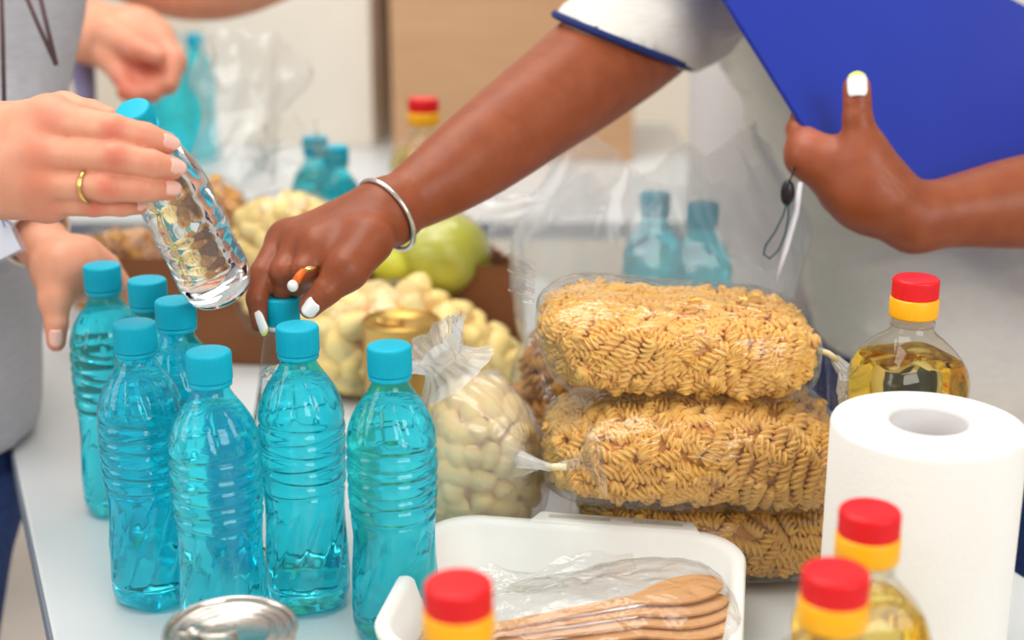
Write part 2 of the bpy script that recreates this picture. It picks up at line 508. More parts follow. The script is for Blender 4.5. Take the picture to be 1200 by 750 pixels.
def table(label, corners, mat='table'):
    c = sum((Vector((x, y, 0)) for x, y in corners), Vector()) / len(corners)
    t = thing('folding_table', label, 'table', (c.x, c.y, 0))
    bevel(part('tabletop', *prism(corners, TOP - 0.028, TOP), mat, t, False), 0.003)
    C = [Vector((x, y, 0)) for x, y in corners]
    n = len(C)
    for i in range(n):                                   # edging strip on each side
        a, b = C[i], C[(i + 1) % n]
        d = (b - a).normalized(); o = Vector((d.y, -d.x, 0)) * 0.002
        part('edging', *prism([(a + o)[:2], (b + o)[:2], (b)[:2], (a)[:2]], TOP - 0.03, TOP - 0.002), 'table_edge', t, False)
    for p in C:
        q = p + (c - p).normalized() * 0.10
        v, f = lathe([(0.014, 0.0), (0.014, TOP - 0.028)], 16)
        part('leg', [(x + q.x, y + q.y, z) for x, y, z in v], f, 'metal_leg', t)
    return t
u = Vector((-0.379, 0.925)); p0 = Vector((-0.339, 0.956)); pr = Vector((0.925, 0.379))
fl = p0 + u * 0.80; nl = p0 - u * 0.62; nr = nl + pr * 0.735; fr_ = fl + pr * 0.735
table('white laminate table carrying the bottles, pasta and cans', [tuple(nl), tuple(nr), tuple(fr_), tuple(fl)])
table('second white table farther back carrying the big cardboard box', [(-0.82, 2.32), (0.36, 2.32), (0.36, 3.30), (-0.82, 3.30)])

# ---------------------------------------------------------------- bottles
def prof_points(keys, n):
    """smooth profile through (z, r) keys"""
    z = np.linspace(keys[0][0], keys[-1][0], n)
    zk = np.array([k[0] for k in keys]); rk = np.array([k[1] for k in keys])
    # monotone-ish cubic through the keys
    m = np.gradient(rk, zk); i = np.clip(np.searchsorted(zk, z) - 1, 0, len(zk) - 2)
    h = zk[i + 1] - zk[i]; t = (z - zk[i]) / h
    r = (2 * t**3 - 3 * t**2 + 1) * rk[i] + (t**3 - 2 * t**2 + t) * h * m[i] + (-2 * t**3 + 3 * t**2) * rk[i + 1] + (t**3 - t**2) * h * m[i + 1]
    return [(float(a), float(b)) for a, b in zip(r, z)]

KEYS = [(0.0, 0.0250), (0.003, 0.0290), (0.008, 0.0312), (0.016, 0.0322), (0.030, 0.0322), (0.050, 0.0316), (0.072, 0.0303), (0.090, 0.0306), (0.104, 0.0322), (0.115, 0.0326), (0.150, 0.0326), (0.160, 0.0318), (0.172, 0.0282), (0.183, 0.0220), (0.192, 0.0158), (0.197, 0.0132), (0.202, 0.0130)]
def sstep(a, b, x):
    t = min(1, max(0, (x - a) / (b - a))); return t * t * (3 - 2 * t)
def ribbed(off):
    def f(r, z, th):
        g = 0.0
        for c in (0.098, 0.1085, 0.119, 0.1295, 0.140, 0.1505):      # rings round the upper body
            g -= 0.0019 * math.exp(-((z - c - 0.0012 * math.sin(2 * th + c * 300)) / 0.0017) ** 2)
        wlow = sstep(0.020, 0.03, z) * (1 - sstep(0.082, 0.092, z))
        if wlow > 0:                                                 # slanting flutes on the lower body
            ph = 11 * th - 150 * z + 0.8 * math.sin(2 * th)
            g -= wlow * 0.0028 * math.exp(-(math.sin(ph / 2) / 0.32) ** 2) * (0.6 + 0.4 * math.sin(th * 2 + z * 60))
        wsh = sstep(0.158, 0.164, z) * (1 - sstep(0.182, 0.188, z))
        if wsh > 0:                                                  # short flutes on the shoulder
            ph = 12 * th + 90 * z
            g -= wsh * 0.0020 * math.exp(-(math.sin(ph / 2) / 0.28) ** 2)
        if z < 0.012:                                                # petal foot
            g -= (1 - z / 0.012) * 0.0035 * (0.5 - 0.5 * math.cos(5 * th))
        g -= 0.0010 * math.exp(-((z - 0.0185) / 0.0015) ** 2)
        return max(r + g - off, 0.001)
    return f

def cap_mesh(r, z0, z1, ridges=60, mat='cap'):
    pf = [(r * 0.55, z0), (r, z0), (r, z0 + 0.0004), (r, z1 - 0.0022), (r * 0.985, z1 - 0.0010), (r * 0.93, z1 - 0.0002), (r * 0.88, z1), (0.0006, z1)]
    def rf(rr, z, th):
        return rr + (0.00028 * math.cos(ridges * th) if z0 + 0.0003 < z < z1 - 0.0015 and rr > r * 0.98 else 0)
    pf = pf[:3] + [(r, z0 + (z1 - z0) * 0.5)] + pf[3:]
    return lathe(pf, ridges * 4, rf)

P_shell = mesh('bottle_wall', *lathe(prof_points(KEYS, 150), 96, ribbed(0.0), False, False), 'cyan_shell')
LEVEL = 0.184
wk = [(z, r) for z, r in KEYS]
wp = [(r, z) for r, z in prof_points(KEYS, 150) if 0.004 <= z <= LEVEL]
P_water = mesh('water', *lathe([(0.001, 0.0045)] + wp + [(0.001, wp[-1][1])], 96, lambda r, z, th: ribbed(0.0007)(r, z, th) if r > 0.002 else r), 'water')
P_base = mesh('bottle_base', *lathe([(0.001, 0.0045), (0.010, 0.0035), (0.018, 0.0008), (0.0250, 0.0)], 96, lambda r, z, th: ribbed(0)(r, z, th) if r > 0.012 else r, False, False), 'cyan_shell')
P_cap = mesh('cap', *cap_mesh(0.0156, 0.2045, 0.2250), 'cap')
P_ring = mesh('tamper_ring', *lathe([(0.0128, 0.2002), (0.0150, 0.2002), (0.0153, 0.2008), (0.0153, 0.2038), (0.0128, 0.2040)], 64), 'cap')

def water_bottle(label, loc, rz=0.0, scale=1.0, group='turquoise water bottles', tilt=None):
    t = thing('water_bottle', label, 'bottle', loc, group)
    t.rotation_euler = (0, 0, rz) if tilt is None else tilt
    t.scale = (scale,) * 3
    b = link('bottle_wall', P_shell, t); link('bottle_base', P_base, b)
    link('water', P_water, t); c = link('cap', P_cap, t); link('tamper_ring', P_ring, c)
    return t

CL = [((119, 310), 'turquoise water bottle beside the resting pale hand, first of the back row', 0.3),
      ((157, 378), 'turquoise water bottle standing in front of the back pair, near the table side', 1.1),
      ((244, 411), 'turquoise water bottle standing straight behind the silver can', 2.0),
      ((348, 381), 'turquoise water bottle right in front of the dark hand and the glass bottle', 0.7),
      ((456, 404), 'turquoise water bottle covering part of the gold can, beside the foam tray', 1.6),
      ((172, 327), 'turquoise water bottle half hidden in the middle of the back row', 2.6),
      ((205, 351), 'turquoise water bottle directly under the tilted clear bottle', 0.1)]
for (px, py), lab, rz in CL:
    q = tb(px, py, 0.225); water_bottle(lab, (q.x, q.y, TOP), rz, 1.0, 'turquoise bottles at the front of the table')

# bottles in the carrier bag
for (px, py), lab, rz in [((768, 226), 'turquoise water bottle inside the carrier bag, partly veiled by folds', 0.4), ((824, 238), 'turquoise water bottle inside the carrier bag, the one by the grey shirt', 1.2)]:
    q = tb(px, py, 0.225); water_bottle(lab, (q.x, q.y, TOP), rz, 1.0, 'bottles in the carrier bag')
# bottles behind the puff bags
for (px, py), lab, rz, s in [((393, 171), 'teal capped water bottle standing behind the bagged puffs', 0.4, 1.0), ((369, 160), 'teal capped water bottle hidden behind its twin near the puffs', 1.2, 1.0)]:
    q = tb(px, py, 0.225 * s); water_bottle(lab, (q.x, q.y, TOP), rz, s, 'bottles behind the puffs')
# bottles on the second table
for px, d, lab, s in [(172, 2.86, 'blurred turquoise bottle on the far table, seen under the curled hand', 1.05), (206, 2.80, 'blurred turquoise bottle on the far table, middle of the three', 1.15), (236, 2.90, 'blurred turquoise bottle on the far table, closest to the white carton', 1.10)]:
    q = pt(px, 180, d); water_bottle(lab, (q.x, q.y, TOP), d * 3, s, 'turquoise bottles on the far table')

# the tilted clear bottle in the fair hand
CK = [(0.0, 0.0225), (0.002, 0.0270), (0.006, 0.0297), (0.012, 0.0308), (0.034, 0.0310), (0.040, 0.0302), (0.046, 0.0308), (0.052, 0.0300), (0.058, 0.0308), (0.082, 0.0306), (0.090, 0.0298), (0.098, 0.0306), (0.118, 0.0296), (0.140, 0.0250), (0.158, 0.0190), (0.170, 0.0142), (0.176, 0.0122), (0.181, 0.0120)]
A_, B_ = pt(155, 129, 0.99), pt(258, 338, 1.115)
ax = (A_ - B_).normalized(); Lb = (A_ - B_).length; sc = Lb / 0.197
t = thing('clear_bottle', 'clear water bottle with turquoise cap held tilted by the fair hand', 'bottle', B_)
t.rotation_euler = ax.to_track_quat('Z', 'Y').to_euler(); t.scale = (sc,) * 3
link('bottle_wall', mesh('bottle_wall', *lathe(prof_points(CK, 110), 72, None, True, False), 'clear_shell'), t)
cp = [(r - 0.0007, z) for r, z in prof_points(CK, 110) if 0.0015 < z < 0.160]
link('water', mesh('water', *lathe([(0.001, cp[0][1])] + cp + [(0.001, cp[-1][1])], 72), 'water'), t)
c = link('cap', mesh('cap', *cap_mesh(0.0138, 0.1830, 0.1985), 'cap'), t)
link('neck_ring', mesh('neck_ring', *lathe([(0.0115, 0.1770), (0.0146, 0.1772), (0.0148, 0.1800), (0.0115, 0.1805)], 48), 'cap'), c)

# the glass bottle the dark hand grasps
GK = [(0.0, 0.0270), (0.003, 0.0300), (0.010, 0.0310), (0.090, 0.0310), (0.110, 0.0300), (0.140, 0.0240), (0.170, 0.0185), (0.192, 0.0150), (0.196, 0.0140), (0.201, 0.0136)]
q = tb(329, 347, 0.225)
GB = q.copy()
t = thing('glass_bottle', 'clear glass bottle with turquoise cap and white collar under the dark hand', 'bottle', (q.x, q.y, TOP))
link('bottle_wall', mesh('bottle_wall', *lathe(prof_points(GK, 80), 64, None, True, False), 'clear_shell'), t)
cp = [(r - 0.0014, z) for r, z in prof_points(GK, 80) if 0.004 < z < 0.165]
link('water', mesh('water', *lathe([(0.001, cp[0][1])] + cp + [(0.001, cp[-1][1])], 64), 'water'), t)
link('cap', mesh('cap', *cap_mesh(0.0143, 0.2040, 0.2250, 40), 'cap'), t)
link('collar', mesh('collar', *lathe([(0.013, 0.1995), (0.0150, 0.1997), (0.0152, 0.2020), (0.013, 0.2035)], 48), 'ring_white'), t)

# oil bottles: rounded-square body, sloping shoulders, red over yellow cap
def sqr(e):
    def f(r, z, th):
        k = sstep(0.0, 0.012, r - 0.018)
        p = 2 + e * k
        return r / (abs(math.cos(th)) ** p + abs(math.sin(th)) ** p) ** (1 / p)
    return f
def oil_bottle(label, loc, H, body=0.040, rz=0.35, scale=1.0, group='oil bottles'):
    t = thing('oil_bottle', label, 'bottle', loc, group); t.rotation_euler = (0, 0, rz); t.scale = (scale,) * 3
    K = [(0.0, body * 0.90), (0.004, body * 0.98), (0.012, body), (H - 0.118, body), (H - 0.108, body), (H - 0.100, body * 0.975), (H - 0.092, body), (H - 0.078, body), (H - 0.070, body * 0.96), (H - 0.048, 0.0225), (H - 0.041, 0.0165), (H - 0.037, 0.0150), (H - 0.030, 0.0148)]
    K = [k for i, k in enumerate(K) if i < 2 or k[0] > 0.013 or i == 2]
    pp = prof_points(K, 90)
    link('bottle_wall', mesh('bottle_wall', *lathe(pp, 80, sqr(3.0), True, False), 'oil_shell'), t)
    lv = H - 0.060
    cp = [(r - 0.0008, z) for r, z in pp if 0.0015 < z < lv]
    g = sqr(3.0)
    link('oil', mesh('oil', *lathe([(0.001, cp[0][1])] + cp + [(0.001, cp[-1][1])], 80, lambda r, z, th: g(r, z, th)), 'oil'), t)
    link('neck_ring', mesh('neck_ring', *lathe([(0.014, H - 0.0375), (0.0168, H - 0.037), (0.0168, H - 0.0345), (0.014, H - 0.034)], 48), 'oil_shell'), t)
    yb = [(0.012, H - 0.0300), (0.0180, H - 0.0300), (0.0184, H - 0.0285), (0.0183, H - 0.0165), (0.0176, H - 0.0150), (0.012, H - 0.0148)]
    c = link('cap', mesh('cap', *lathe(yb, 64), 'cap_yellow'), t); c['label'] = 'yellow lower cap band'
    rd = link('cap_lid', mesh('cap_lid', *cap_mesh(0.0172, H - 0.0150, H, 50), 'cap_red'), t); rd['label'] = 'red ribbed cap lid'
    return t
q = tb(1074, 325, 0.252); oil_bottle('oil bottle with red lid standing behind the kitchen paper roll', (q.x, q.y, TOP), 0.252, 0.0375, 0.30)
q = tb(537, 682, 0.2); oil_bottle('blurred oil bottle standing by itself in front of the foam tray', (q.x, q.y, TOP), 0.2, 0.034, 0.2)
q = tb(1020, 596, 0.2); oil_bottle('blurred oil bottle standing directly before the paper roll, taller looking of two', (q.x, q.y, TOP), 0.2, 0.034, 0.2)
q = tb(980, 668, 0.2); oil_bottle('blurred oil bottle standing ahead of another oil bottle, closest to the viewer', (q.x, q.y, TOP), 0.2, 0.034, 0.2)
q = tb(496, 115, 0.24 * 1.13); oil_bottle('oil bottle standing before the big cardboard box, above the wrist', (q.x, q.y, TOP), 0.24, 0.037, 0.3, 1.13)
# ---------------------------------------------------------------- cans
def can(label, loc, r, H, mat, tabdir):
    t = thing('food_can', label, 'can', loc)
    side = [(r * 0.90, 0.0), (r, 0.0), (r + 0.001, 0.0015), (r + 0.001, 0.003), (r - 0.0006, 0.005)]
    z = 0.03
    side += [(r - 0.0006, z)]
    while z < H - 0.03:
        side += [(r - 0.0006, z), (r - 0.0014, z + 0.002), (r - 0.0006, z + 0.004)]; z += 0.006
    side += [(r - 0.0006, H - 0.006), (r + 0.001, H - 0.0035), (r + 0.0014, H - 0.002), (r + 0.0010, H - 0.0004), (r - 0.0002, H), (r - 0.0012, H - 0.0006), (r - 0.0014, H - 0.004)]
    link('can_body', mesh('can_body', *lathe(side, 72, None, True, False), mat), t)
    z0 = H - 0.0042
    lid = [(r - 0.0010, z0)]
    for k, q in enumerate((0.93, 0.86, 0.79, 0.72, 0.64)):
        lid += [(r * (q + 0.025), z0 - 0.0002), (r * q, z0 + (0.0014 if k % 2 == 0 else -0.0012)), (r * (q - 0.02), z0)]
    lid += [(r * 0.58, z0 - 0.0008), (0.0006, z0 - 0.0008)]
    link('lid', mesh('lid', *lathe(lid[::-1], 72, None, False, False), 'tin' if mat == 'tin' else mat), t)
    # pull tab: ring plus a nose with a rivet
    d = Vector((math.cos(tabdir), math.sin(tabdir), 0)); n = Vector((-d.y, d.x, 0)); base = -d * r * 0.80 + Vector((0, 0, z0 + 0.0024))
    R = r * 0.24
    cen = base + d * (r * 0.60)
    ring = [cen + d * (R * 1.15 * math.cos(a)) + n * (R * 0.85 * math.sin(a)) for a in [i * 2 * math.pi / 28 for i in range(28)]]
    v1 = tube(ring, 0.0014, 8, True)
    pl = [base + n * 0.0015, base + d * 0.008 + n * r * 0.13, base + d * (r * 0.40) + n * r * 0.15, base + d * (r * 0.40) - n * r * 0.15, base + d * 0.008 - n * r * 0.13, base - n * 0.0015]
    v2 = slab(pl[::-1], 0.0012)
    tabo = link('pull_tab', mesh('pull_tab', *join(v1, v2), 'tin' if mat == 'tin' else mat), t)
    rv = lathe([(0.003, 0), (0.003, 0.001), (0.002, 0.0018), (0.0003, 0.002)], 20)
    p = base + d * (r * 0.22)
    link('rivet', mesh('rivet', *xf(rv, Matrix.Translation(p + Vector((0, 0, 0.001)))), 'tin' if mat == 'tin' else mat), tabo)
    return t
q = tb(270, 734, 0.11); can('silver food can with ring pull lid at the table edge before the bottles', (q.x, q.y, TOP), 0.0388, 0.11, 'tin', 0.15)
q = tb(470, 374, 0.11); can('gold food can with ring pull lid before the large bag of puffs', (q.x, q.y, TOP), 0.0392, 0.11, 'tin_gold', 0.0)

# ---------------------------------------------------------------- pasta bags
def fusilli_mesh(L=0.027, R=0.0058, turns=2.6, na=12, nl=20):
    V, F = [], []
    for j in range(nl + 1):
        z = (j / nl - 0.5) * L; tw = turns * math.pi * 2 * j / nl / 1.5
        e = 1.0
        for i in range(na):
            a = 2 * math.pi * i / na
            r = R * (1.0, 0.86, 0.36, 0.80)[i % 4] * (0.9 if j in (0, nl) else 1)
            V.append((z, r * math.cos(a + tw), r * math.sin(a + tw)))
    for j in range(nl):
        for i in range(na):
            a = j * na + i; b = j * na + (i + 1) % na
            F.append((a, b, b + na, a + na))
    F.append(tuple(range(na - 1, -1, -1))); F.append(tuple(range(nl * na, nl * na + na)))
    return V, F
FUS = [mesh('fusilli', *fusilli_mesh(0.027 + 0.003 * (k - 1), 0.0058, 2.4 + 0.25 * k), 'pasta') for k in range(3)]

def sg(x, e): return math.copysign(abs(x) ** e, x)
def sup(u_, v_, d, e1, e2):
    cu, su, cv, sv = math.cos(u_), math.sin(u_), math.cos(v_), math.sin(v_)
    return Vector((d[0] * sg(cv, e1) * sg(cu, e2), d[1] * sg(cv, e1) * sg(su, e2), d[2] * sg(sv, e1)))
def sup_grid(d, e1, e2, nu=64, nv=32, f=None):
    V, F = [], []
    for j in range(1, nv):
        v_ = -math.pi / 2 + math.pi * j / nv
        for i in range(nu):
            p = sup(2 * math.pi * i / nu, v_, d, e1, e2)
            V.append(tuple(f(p) if f else p))
    b = len(V); V.append(tuple(f(Vector((0, 0, -d[2]))) if f else (0, 0, -d[2]))); V.append(tuple(f(Vector((0, 0, d[2]))) if f else (0, 0, d[2])))
    for j in range(nv - 2):
        for i in range(nu):
            a = j * nu + i; c_ = j * nu + (i + 1) % nu
            F.append((a, c_, c_ + nu, a + nu))
    for i in range(nu):
        F.append((b, (i + 1) % nu, i)); k = (nv - 2) * nu
        F.append((b + 1, k + i, k + (i + 1) % nu))
    return V, F

def outward(d, e1, e2, u_, v_):
    h = 0.01
    p = sup(u_, v_, d, e1, e2)
    a = sup(u_ + h, v_, d, e1, e2) - sup(u_ - h, v_, d, e1, e2); b = sup(u_, v_ + h, d, e1, e2) - sup(u_, v_ - h, d, e1, e2)
    n = a.cross(b)
    if n.length < 1e-12: n = p.copy()
    n.normalize()
    return n if n.dot(p) > 0 else -n

def fill(parent, mats, name, d, e1, e2, shape, mind, count, mw, inset, tilt, flow=None, rs=1, scl=(0.9, 1.1), stuff=None, core=None, seen=-0.15):
    """pieces laid over the visible skin of a bag's contents, each an object of its own"""
    rnd = random.Random(rs); pts_ = []; tries = 0; view = mw.to_3x3().inverted() @ Vector((0, -0.93, 0.36)).normalized()
    sel = []
    while len(sel) < count and tries < count * 60:
        tries += 1
        x, y, z = [rnd.uniform(-1, 1) for _ in range(3)]
        dd = Vector((x * d[0], y * d[1], z * d[2]))
        if abs(x) < 0.9 and abs(y) < 0.9 and abs(z) < 0.9 and rnd.random() < 1.0:
            pass
        # project the random point onto the skin along its ray
        q = (abs(x) ** (2 / e2) + abs(y) ** (2 / e2)) ** (e2 / e1) + abs(z) ** (2 / e1)
        if q < 1e-4: continue
        s = q ** (-e1 / 2)
        p = dd * s
        g = Vector((sg(p.x / d[0], 2 / e2 - 1) / d[0], sg(p.y / d[1], 2 / e2 - 1) / d[1], sg(p.z / d[2], 2 / e1 - 1) / d[2]))
        if g.length < 1e-9: continue
        n = g.normalized()
        if n.dot(view) < seen: continue
        md = mind * (0.85 if len(sel) > count * 0.7 else 1)
        if any((p - a).length_squared < md * md for a, _ in sel): continue
        sel.append((p, n))
    for p, n in sel:
        tx = flow(p, n, rnd) if flow else Vector((rnd.gauss(0, 1), rnd.gauss(0, 1), rnd.gauss(0, 1)))
        tx = (tx - n * tx.dot(n) * (1 - tilt)).normalized()
        ty = n.cross(tx).normalized(); tz = tx.cross(ty)
        m = Matrix((tx, ty, tz)).transposed() @ Matrix.Rotation(rnd.uniform(0, 6.28), 3, 'X')
        o = link(name, mats[rnd.randrange(len(mats))], parent)
        pp = shape(p) - n * (inset + rnd.uniform(0, inset * 0.5))
        k = rnd.uniform(*scl)
        o.matrix_local = mw @ (Matrix.Translation(pp) @ m.to_4x4() @ Matrix.Scale(k, 4))
    return sel

def pasta_bag(label, cen, rot, d, seed, count, shape=lambda p: p, e1=0.62, e2=0.5, flow=None):
    t = thing('pasta_bag', label, 'pasta bag', cen, 'bags of dry pasta')
    mw = rot.to_4x4()
    rnd = random.Random(seed)
    dc = [x - 0.0085 for x in d]
    cv, cf = sup_grid([x * 0.96 for x in dc], e1, e2, 40, 20, lambda p: mw @ shape(p * (1 + 0.02 * noise.noise(p * 60))))
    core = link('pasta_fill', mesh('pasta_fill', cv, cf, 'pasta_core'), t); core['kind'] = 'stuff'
    fill(t, FUS, 'fusilli', [x - 0.006 for x in d], e1, e2, shape, 0.0092, count, mw, 0.0022, 0.12, flow, seed)
    def wr(p):
        n = Vector((p.x / d[0] ** 2, p.y / d[1] ** 2, p.z / d[2] ** 2)).normalized()
        k = 0.0022 * noise.noise(Vector((p.x * 16, p.y * 40, p.z * 55 + p.x * 20)) + Vector((seed, 0, 0))) + 0.0012 * noise.noise(p * 90)
        return mw @ (shape(p) + n * k)
    fv, ff = sup_grid([x + 0.0025 for x in d], e1, e2, 110, 56, wr)
    link('bag_film', mesh('bag_film', fv, ff, 'film'), t)
    return t, mw

def fin(parent, mw, line, dirn, out, wid, mat='film', seed=0, name='bag_seal', nx=24, ny=8, pl=7):
    """a free flap of film standing off a line of the bag"""
    A, B = Vector(line[0]), Vector(line[1]); V, F = [], []
    dirn = Vector(dirn).normalized(); out = Vector(out).normalized()
    for j in range(ny + 1):
        t_ = j / ny
        for i in range(nx + 1):
            s = i / nx
            p = A.lerp(B, s) + dirn * wid * t_ * (1 + 0.25 * noise.noise(Vector((s * 3, seed, 0)))) + out * (0.004 * t_ * math.sin(s * pl * 2 + seed) + 0.003 * t_ * noise.noise(Vector((s * 9, t_ * 3, seed))))
            V.append(tuple(mw @ p))
    for j in range(ny):
        for i in range(nx):
            a = j * (nx + 1) + i; F.append((a, a + 1, a + nx + 2, a + nx + 1))
    return link(name, mesh(name, V, F, mat), parent)

def rosette(parent, base, tip, r0, neck, r1, flare, mat='film_tail', seed=0, name='gathered_end', n=110, pleats=17):
    """film gathered to a neck and flaring out again beyond it"""
    base, tip = Vector(base), Vector(tip); d = tip - base; L = d.length; d.normalize()
    up = d.orthogonal().normalized(); s = d.cross(up); V, F = [], []
    rows = 22
    for j in range(rows + 1):
        t_ = j / rows
        if t_ < 0.45: r = r0 + (neck - r0) * (1 - (1 - t_ / 0.45) ** 1.7)
        else: r = neck + (r1 - neck) * ((t_ - 0.45) / 0.55) ** flare
        for i in range(n):
            a = 2 * math.pi * i / n
            am = min(0.55, 0.15 + abs(t_ - 0.45)) if t_ > 0.45 else 0.10 + 0.25 * t_
            k = 1 + am * (0.26 * math.sin(pleats * a + seed + 3 * t_ + 2 * noise.noise(Vector((math.cos(a), math.sin(a), t_ * 3 + seed)))) + 0.9 * noise.noise(Vector((math.cos(a) * 1.8, math.sin(a) * 1.8, t_ * 3 + seed))))
            off = L * 0.10 * t_ * noise.noise(Vector((math.cos(a) * 3, math.sin(a) * 3, seed + 5)))
            p = base + d * (L * t_ + off) + (up * math.cos(a) + s * math.sin(a)) * max(r * k, 0.0008)
            V.append(tuple(p))
    for j in range(rows):
        for i in range(n):
            a = j * n + i; b = j * n + (i + 1) % n
            F.append((a, b, b + n, a + n))
    return part(name, V, F, mat, parent)

def rot(rz, ry=0, rx=0): return Matrix.Rotation(rz, 3, 'Z') @ Matrix.Rotation(ry, 3, 'Y') @ Matrix.Rotation(rx, 3, 'X')
# bottom bag
q = pt(812, 640, 1.19)
pb0, m0 = pasta_bag('bag of fusilli pasta lying at the bottom of the stack, mostly hidden', (0.168, 1.092, TOP + 0.036), rot(0.05), (0.116, 0.070, 0.036), 3, 200)
# middle bag: bulges, its gathered end by the puffs
def flow_mid(p, n, r):
    return Vector((r.gauss(0.6, 0.6), r.gauss(0, 0.5), r.gauss(0, 0.5))) if p.x < 0 else Vector((r.gauss(0.2, 0.5), r.gauss(0, 0.5), r.gauss(0.8, 0.6)))
def shape_mid(p):
    k = 1 - 0.16 * max(0, -p.x / 0.12) ** 2
    return Vector((p.x, p.y * k, p.z * k - 0.10 * p.x * p.x / 0.12))
pb1, m1 = pasta_bag('bag of fusilli pasta in the middle of the stack with gathered tied end', (0.145, 1.088, TOP + 0.1105), rot(0.02, 0.02), (0.120, 0.077, 0.0440), 5, 300, shape_mid, flow=flow_mid)
# top bag: flat seal on one end, tie at the other
def shape_top(p):
    s = p.x / 0.110; l = sstep(0.0, 0.9, -s)
    return Vector((p.x - 0.30 * p.z * l, p.y, p.z * (1 + 0.16 * l) - 0.003 * s * s * (1 if s > 0 else 0)))
def flow_top(p, n, r):
    return Vector((r.gauss(0.5, 0.6), r.gauss(0, 0.5), r.gauss(0.5, 0.6))) if p.x < 0.03 else Vector((r.gauss(0.2, 0.4), r.gauss(0, 0.4), r.gauss(0.9, 0.5)))
pb2, m2 = pasta_bag('bag of fusilli pasta lying on top of the stack with flat film flap', (0.133, 1.110, TOP + 0.1850), rot(-0.03, 0.03), (0.109, 0.068, 0.0375), 9, 290, shape_top, flow=flow_top)
fin(pb2, m2, ((-0.116, -0.050, 0.040), (-0.116, 0.055, 0.044)), (-1, 0, 0.35), (0, 0.2, 1), 0.022, seed=2)
fin(pb2, m2, ((-0.118, -0.050, 0.043), (-0.094, -0.055, -0.045)), (-1, -0.1, 0.1), (0.2, 1, 0), 0.010, seed=5)

# tie and frosty film tail at the end of the top bag
a_, b_ = pt(957, 410, 1.165), pt(984, 424, 1.16)
part('tie', *tube([a_, a_.lerp(b_, .5) + Vector((0, 0, 0.002)), b_], 0.0026, 10), 'tie', pb2)
rosette(pb2, pt(978, 420, 1.165), pt(1006, 452, 1.15), 0.004, 0.006, 0.020, 0.8, seed=3, name='film_tail')
fin(pb2, Matrix.Identity(4), (tuple(pt(952, 390, 1.20) - pb2.location), tuple(pt(985, 402, 1.19) - pb2.location)), tuple(pt(975, 470, 1.2) - pt(975, 390, 1.2)), (0, -1, 0.2), 0.055, mat='film', seed=8, name='film_tail')

# ---------------------------------------------------------------- bags of corn puffs
def puff_mesh(seed, L=0.019, R=0.0088):
    V, F = [], []; nl, na = 8, 10
    for j in range(nl + 1):
        t_ = j / nl; a = -math.pi / 2 + math.pi * t_
        for i in range(na):
            b = 2 * math.pi * i / na
            r = R * max(0.06, math.cos(a)) ** 0.55
            p = Vector((L * 0.5 * math.sin(a) * 1.9 * 0.62, r * math.cos(b), r * math.sin(b)))
            p *= 1 + 0.14 * noise.noise(p * 110 + Vector((seed * 7, 0, 0)))
            p.z += 0.14 * L * (2 * t_ - 1) ** 2
            V.append(tuple(p))
    for j in range(nl):
        for i in range(na):
            a = j * na + i; b = j * na + (i + 1) % na
            F.append((a, b, b + na, a + na))
    F.append(tuple(range(na - 1, -1, -1))); F.append(tuple(range(nl * na, nl * na + na)))
    return V, F
PUF = [mesh('corn_puff', *puff_mesh(k), 'puff') for k in range(4)]
def puff_bag(label, cen, rt, d, seed, count, mat_film, e1=0.9, e2=0.85, scl=(0.95, 1.25), mind=0.0135, pieces=PUF, piece='corn_puff', core='puff_core', shape=lambda p: p, wrinkle=0.004, name='puff_bag', group='bags of corn puffs', cat='snack bag', fshape=None):
    t = thing(name, label, cat, cen, group); mw = rt.to_4x4()
    cv, cf = sup_grid([x - 0.013 for x in d], e1, e2, 36, 18, lambda p: mw @ shape(p * (1 + 0.05 * noise.noise(p * 50))))
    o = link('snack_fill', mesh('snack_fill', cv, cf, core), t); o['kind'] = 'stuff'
    fill(t, pieces, piece, [x - 0.008 for x in d], e1, e2, shape, mind, count, mw, 0.001, 0.4, None, seed, scl)
    def wr(p):
        n = p.normalized()
        k = wrinkle * (noise.noise(p * 24 + Vector((seed, 0, 0))) + 0.6 * noise.noise(Vector((p.x * 50, p.y * 50, p.z * 22)))) + 0.0015
        return mw @ ((fshape or shape)(p) + n * k)
    fv, ff = sup_grid([x + 0.003 for x in d], e1, e2, 120, 60, wr)
    link('bag_film', mesh('bag_film', fv, ff, mat_film), t)
    return t
# the knotted bag of puffs by the pasta
kt0, kt1 = pt(608, 538, 1.084), pt(646, 548, 1.072)
kc = Vector((pt(556, 503, 1.10).x, 1.125, TOP + 0.072)); kd = rot(0.2).inverted() @ (kt1 - kc)
def film_kn(p):
    q = shape_kn(p); dn = kd.normalized(); a = (p.normalized() - dn).length
    w_ = math.exp(-(a / 0.34) ** 2)
    ring = 1 + 0.05 * math.sin(19 * math.atan2(p.z - dn.z * 0.05, p.y + p.x)) * math.exp(-(a / 0.8) ** 2)
    return (q + (kd * 0.97 - q) * min(1, w_ * 1.05)) * ring
q = pt(556, 503, 1.10)
def shape_kn(p):
    s = p.z / 0.072
    return Vector((p.x * (1 - 0.22 * max(0, s)), p.y * (1 - 0.25 * max(0, s)), p.z))
kb = puff_bag('milky bag of corn puffs with bunched film top, beside the pasta stack', (q.x, 1.125, TOP + 0.072), rot(0.2), (0.056, 0.046, 0.074), 11, 130, 'film_milky', shape=shape_kn, fshape=film_kn)
rosette(kb, pt(535, 440, 1.10), pt(502, 398, 1.09), 0.034, 0.018, 0.028, 0.7, seed=4)
part('gathered_end', *tube([kt0.lerp(kt1, i / 8) for i in range(9)], [0.0075, 0.0068, 0.0060, 0.0052, 0.0046, 0.0040, 0.0036, 0.0033, 0.0031], 14), 'film_milky', kb)
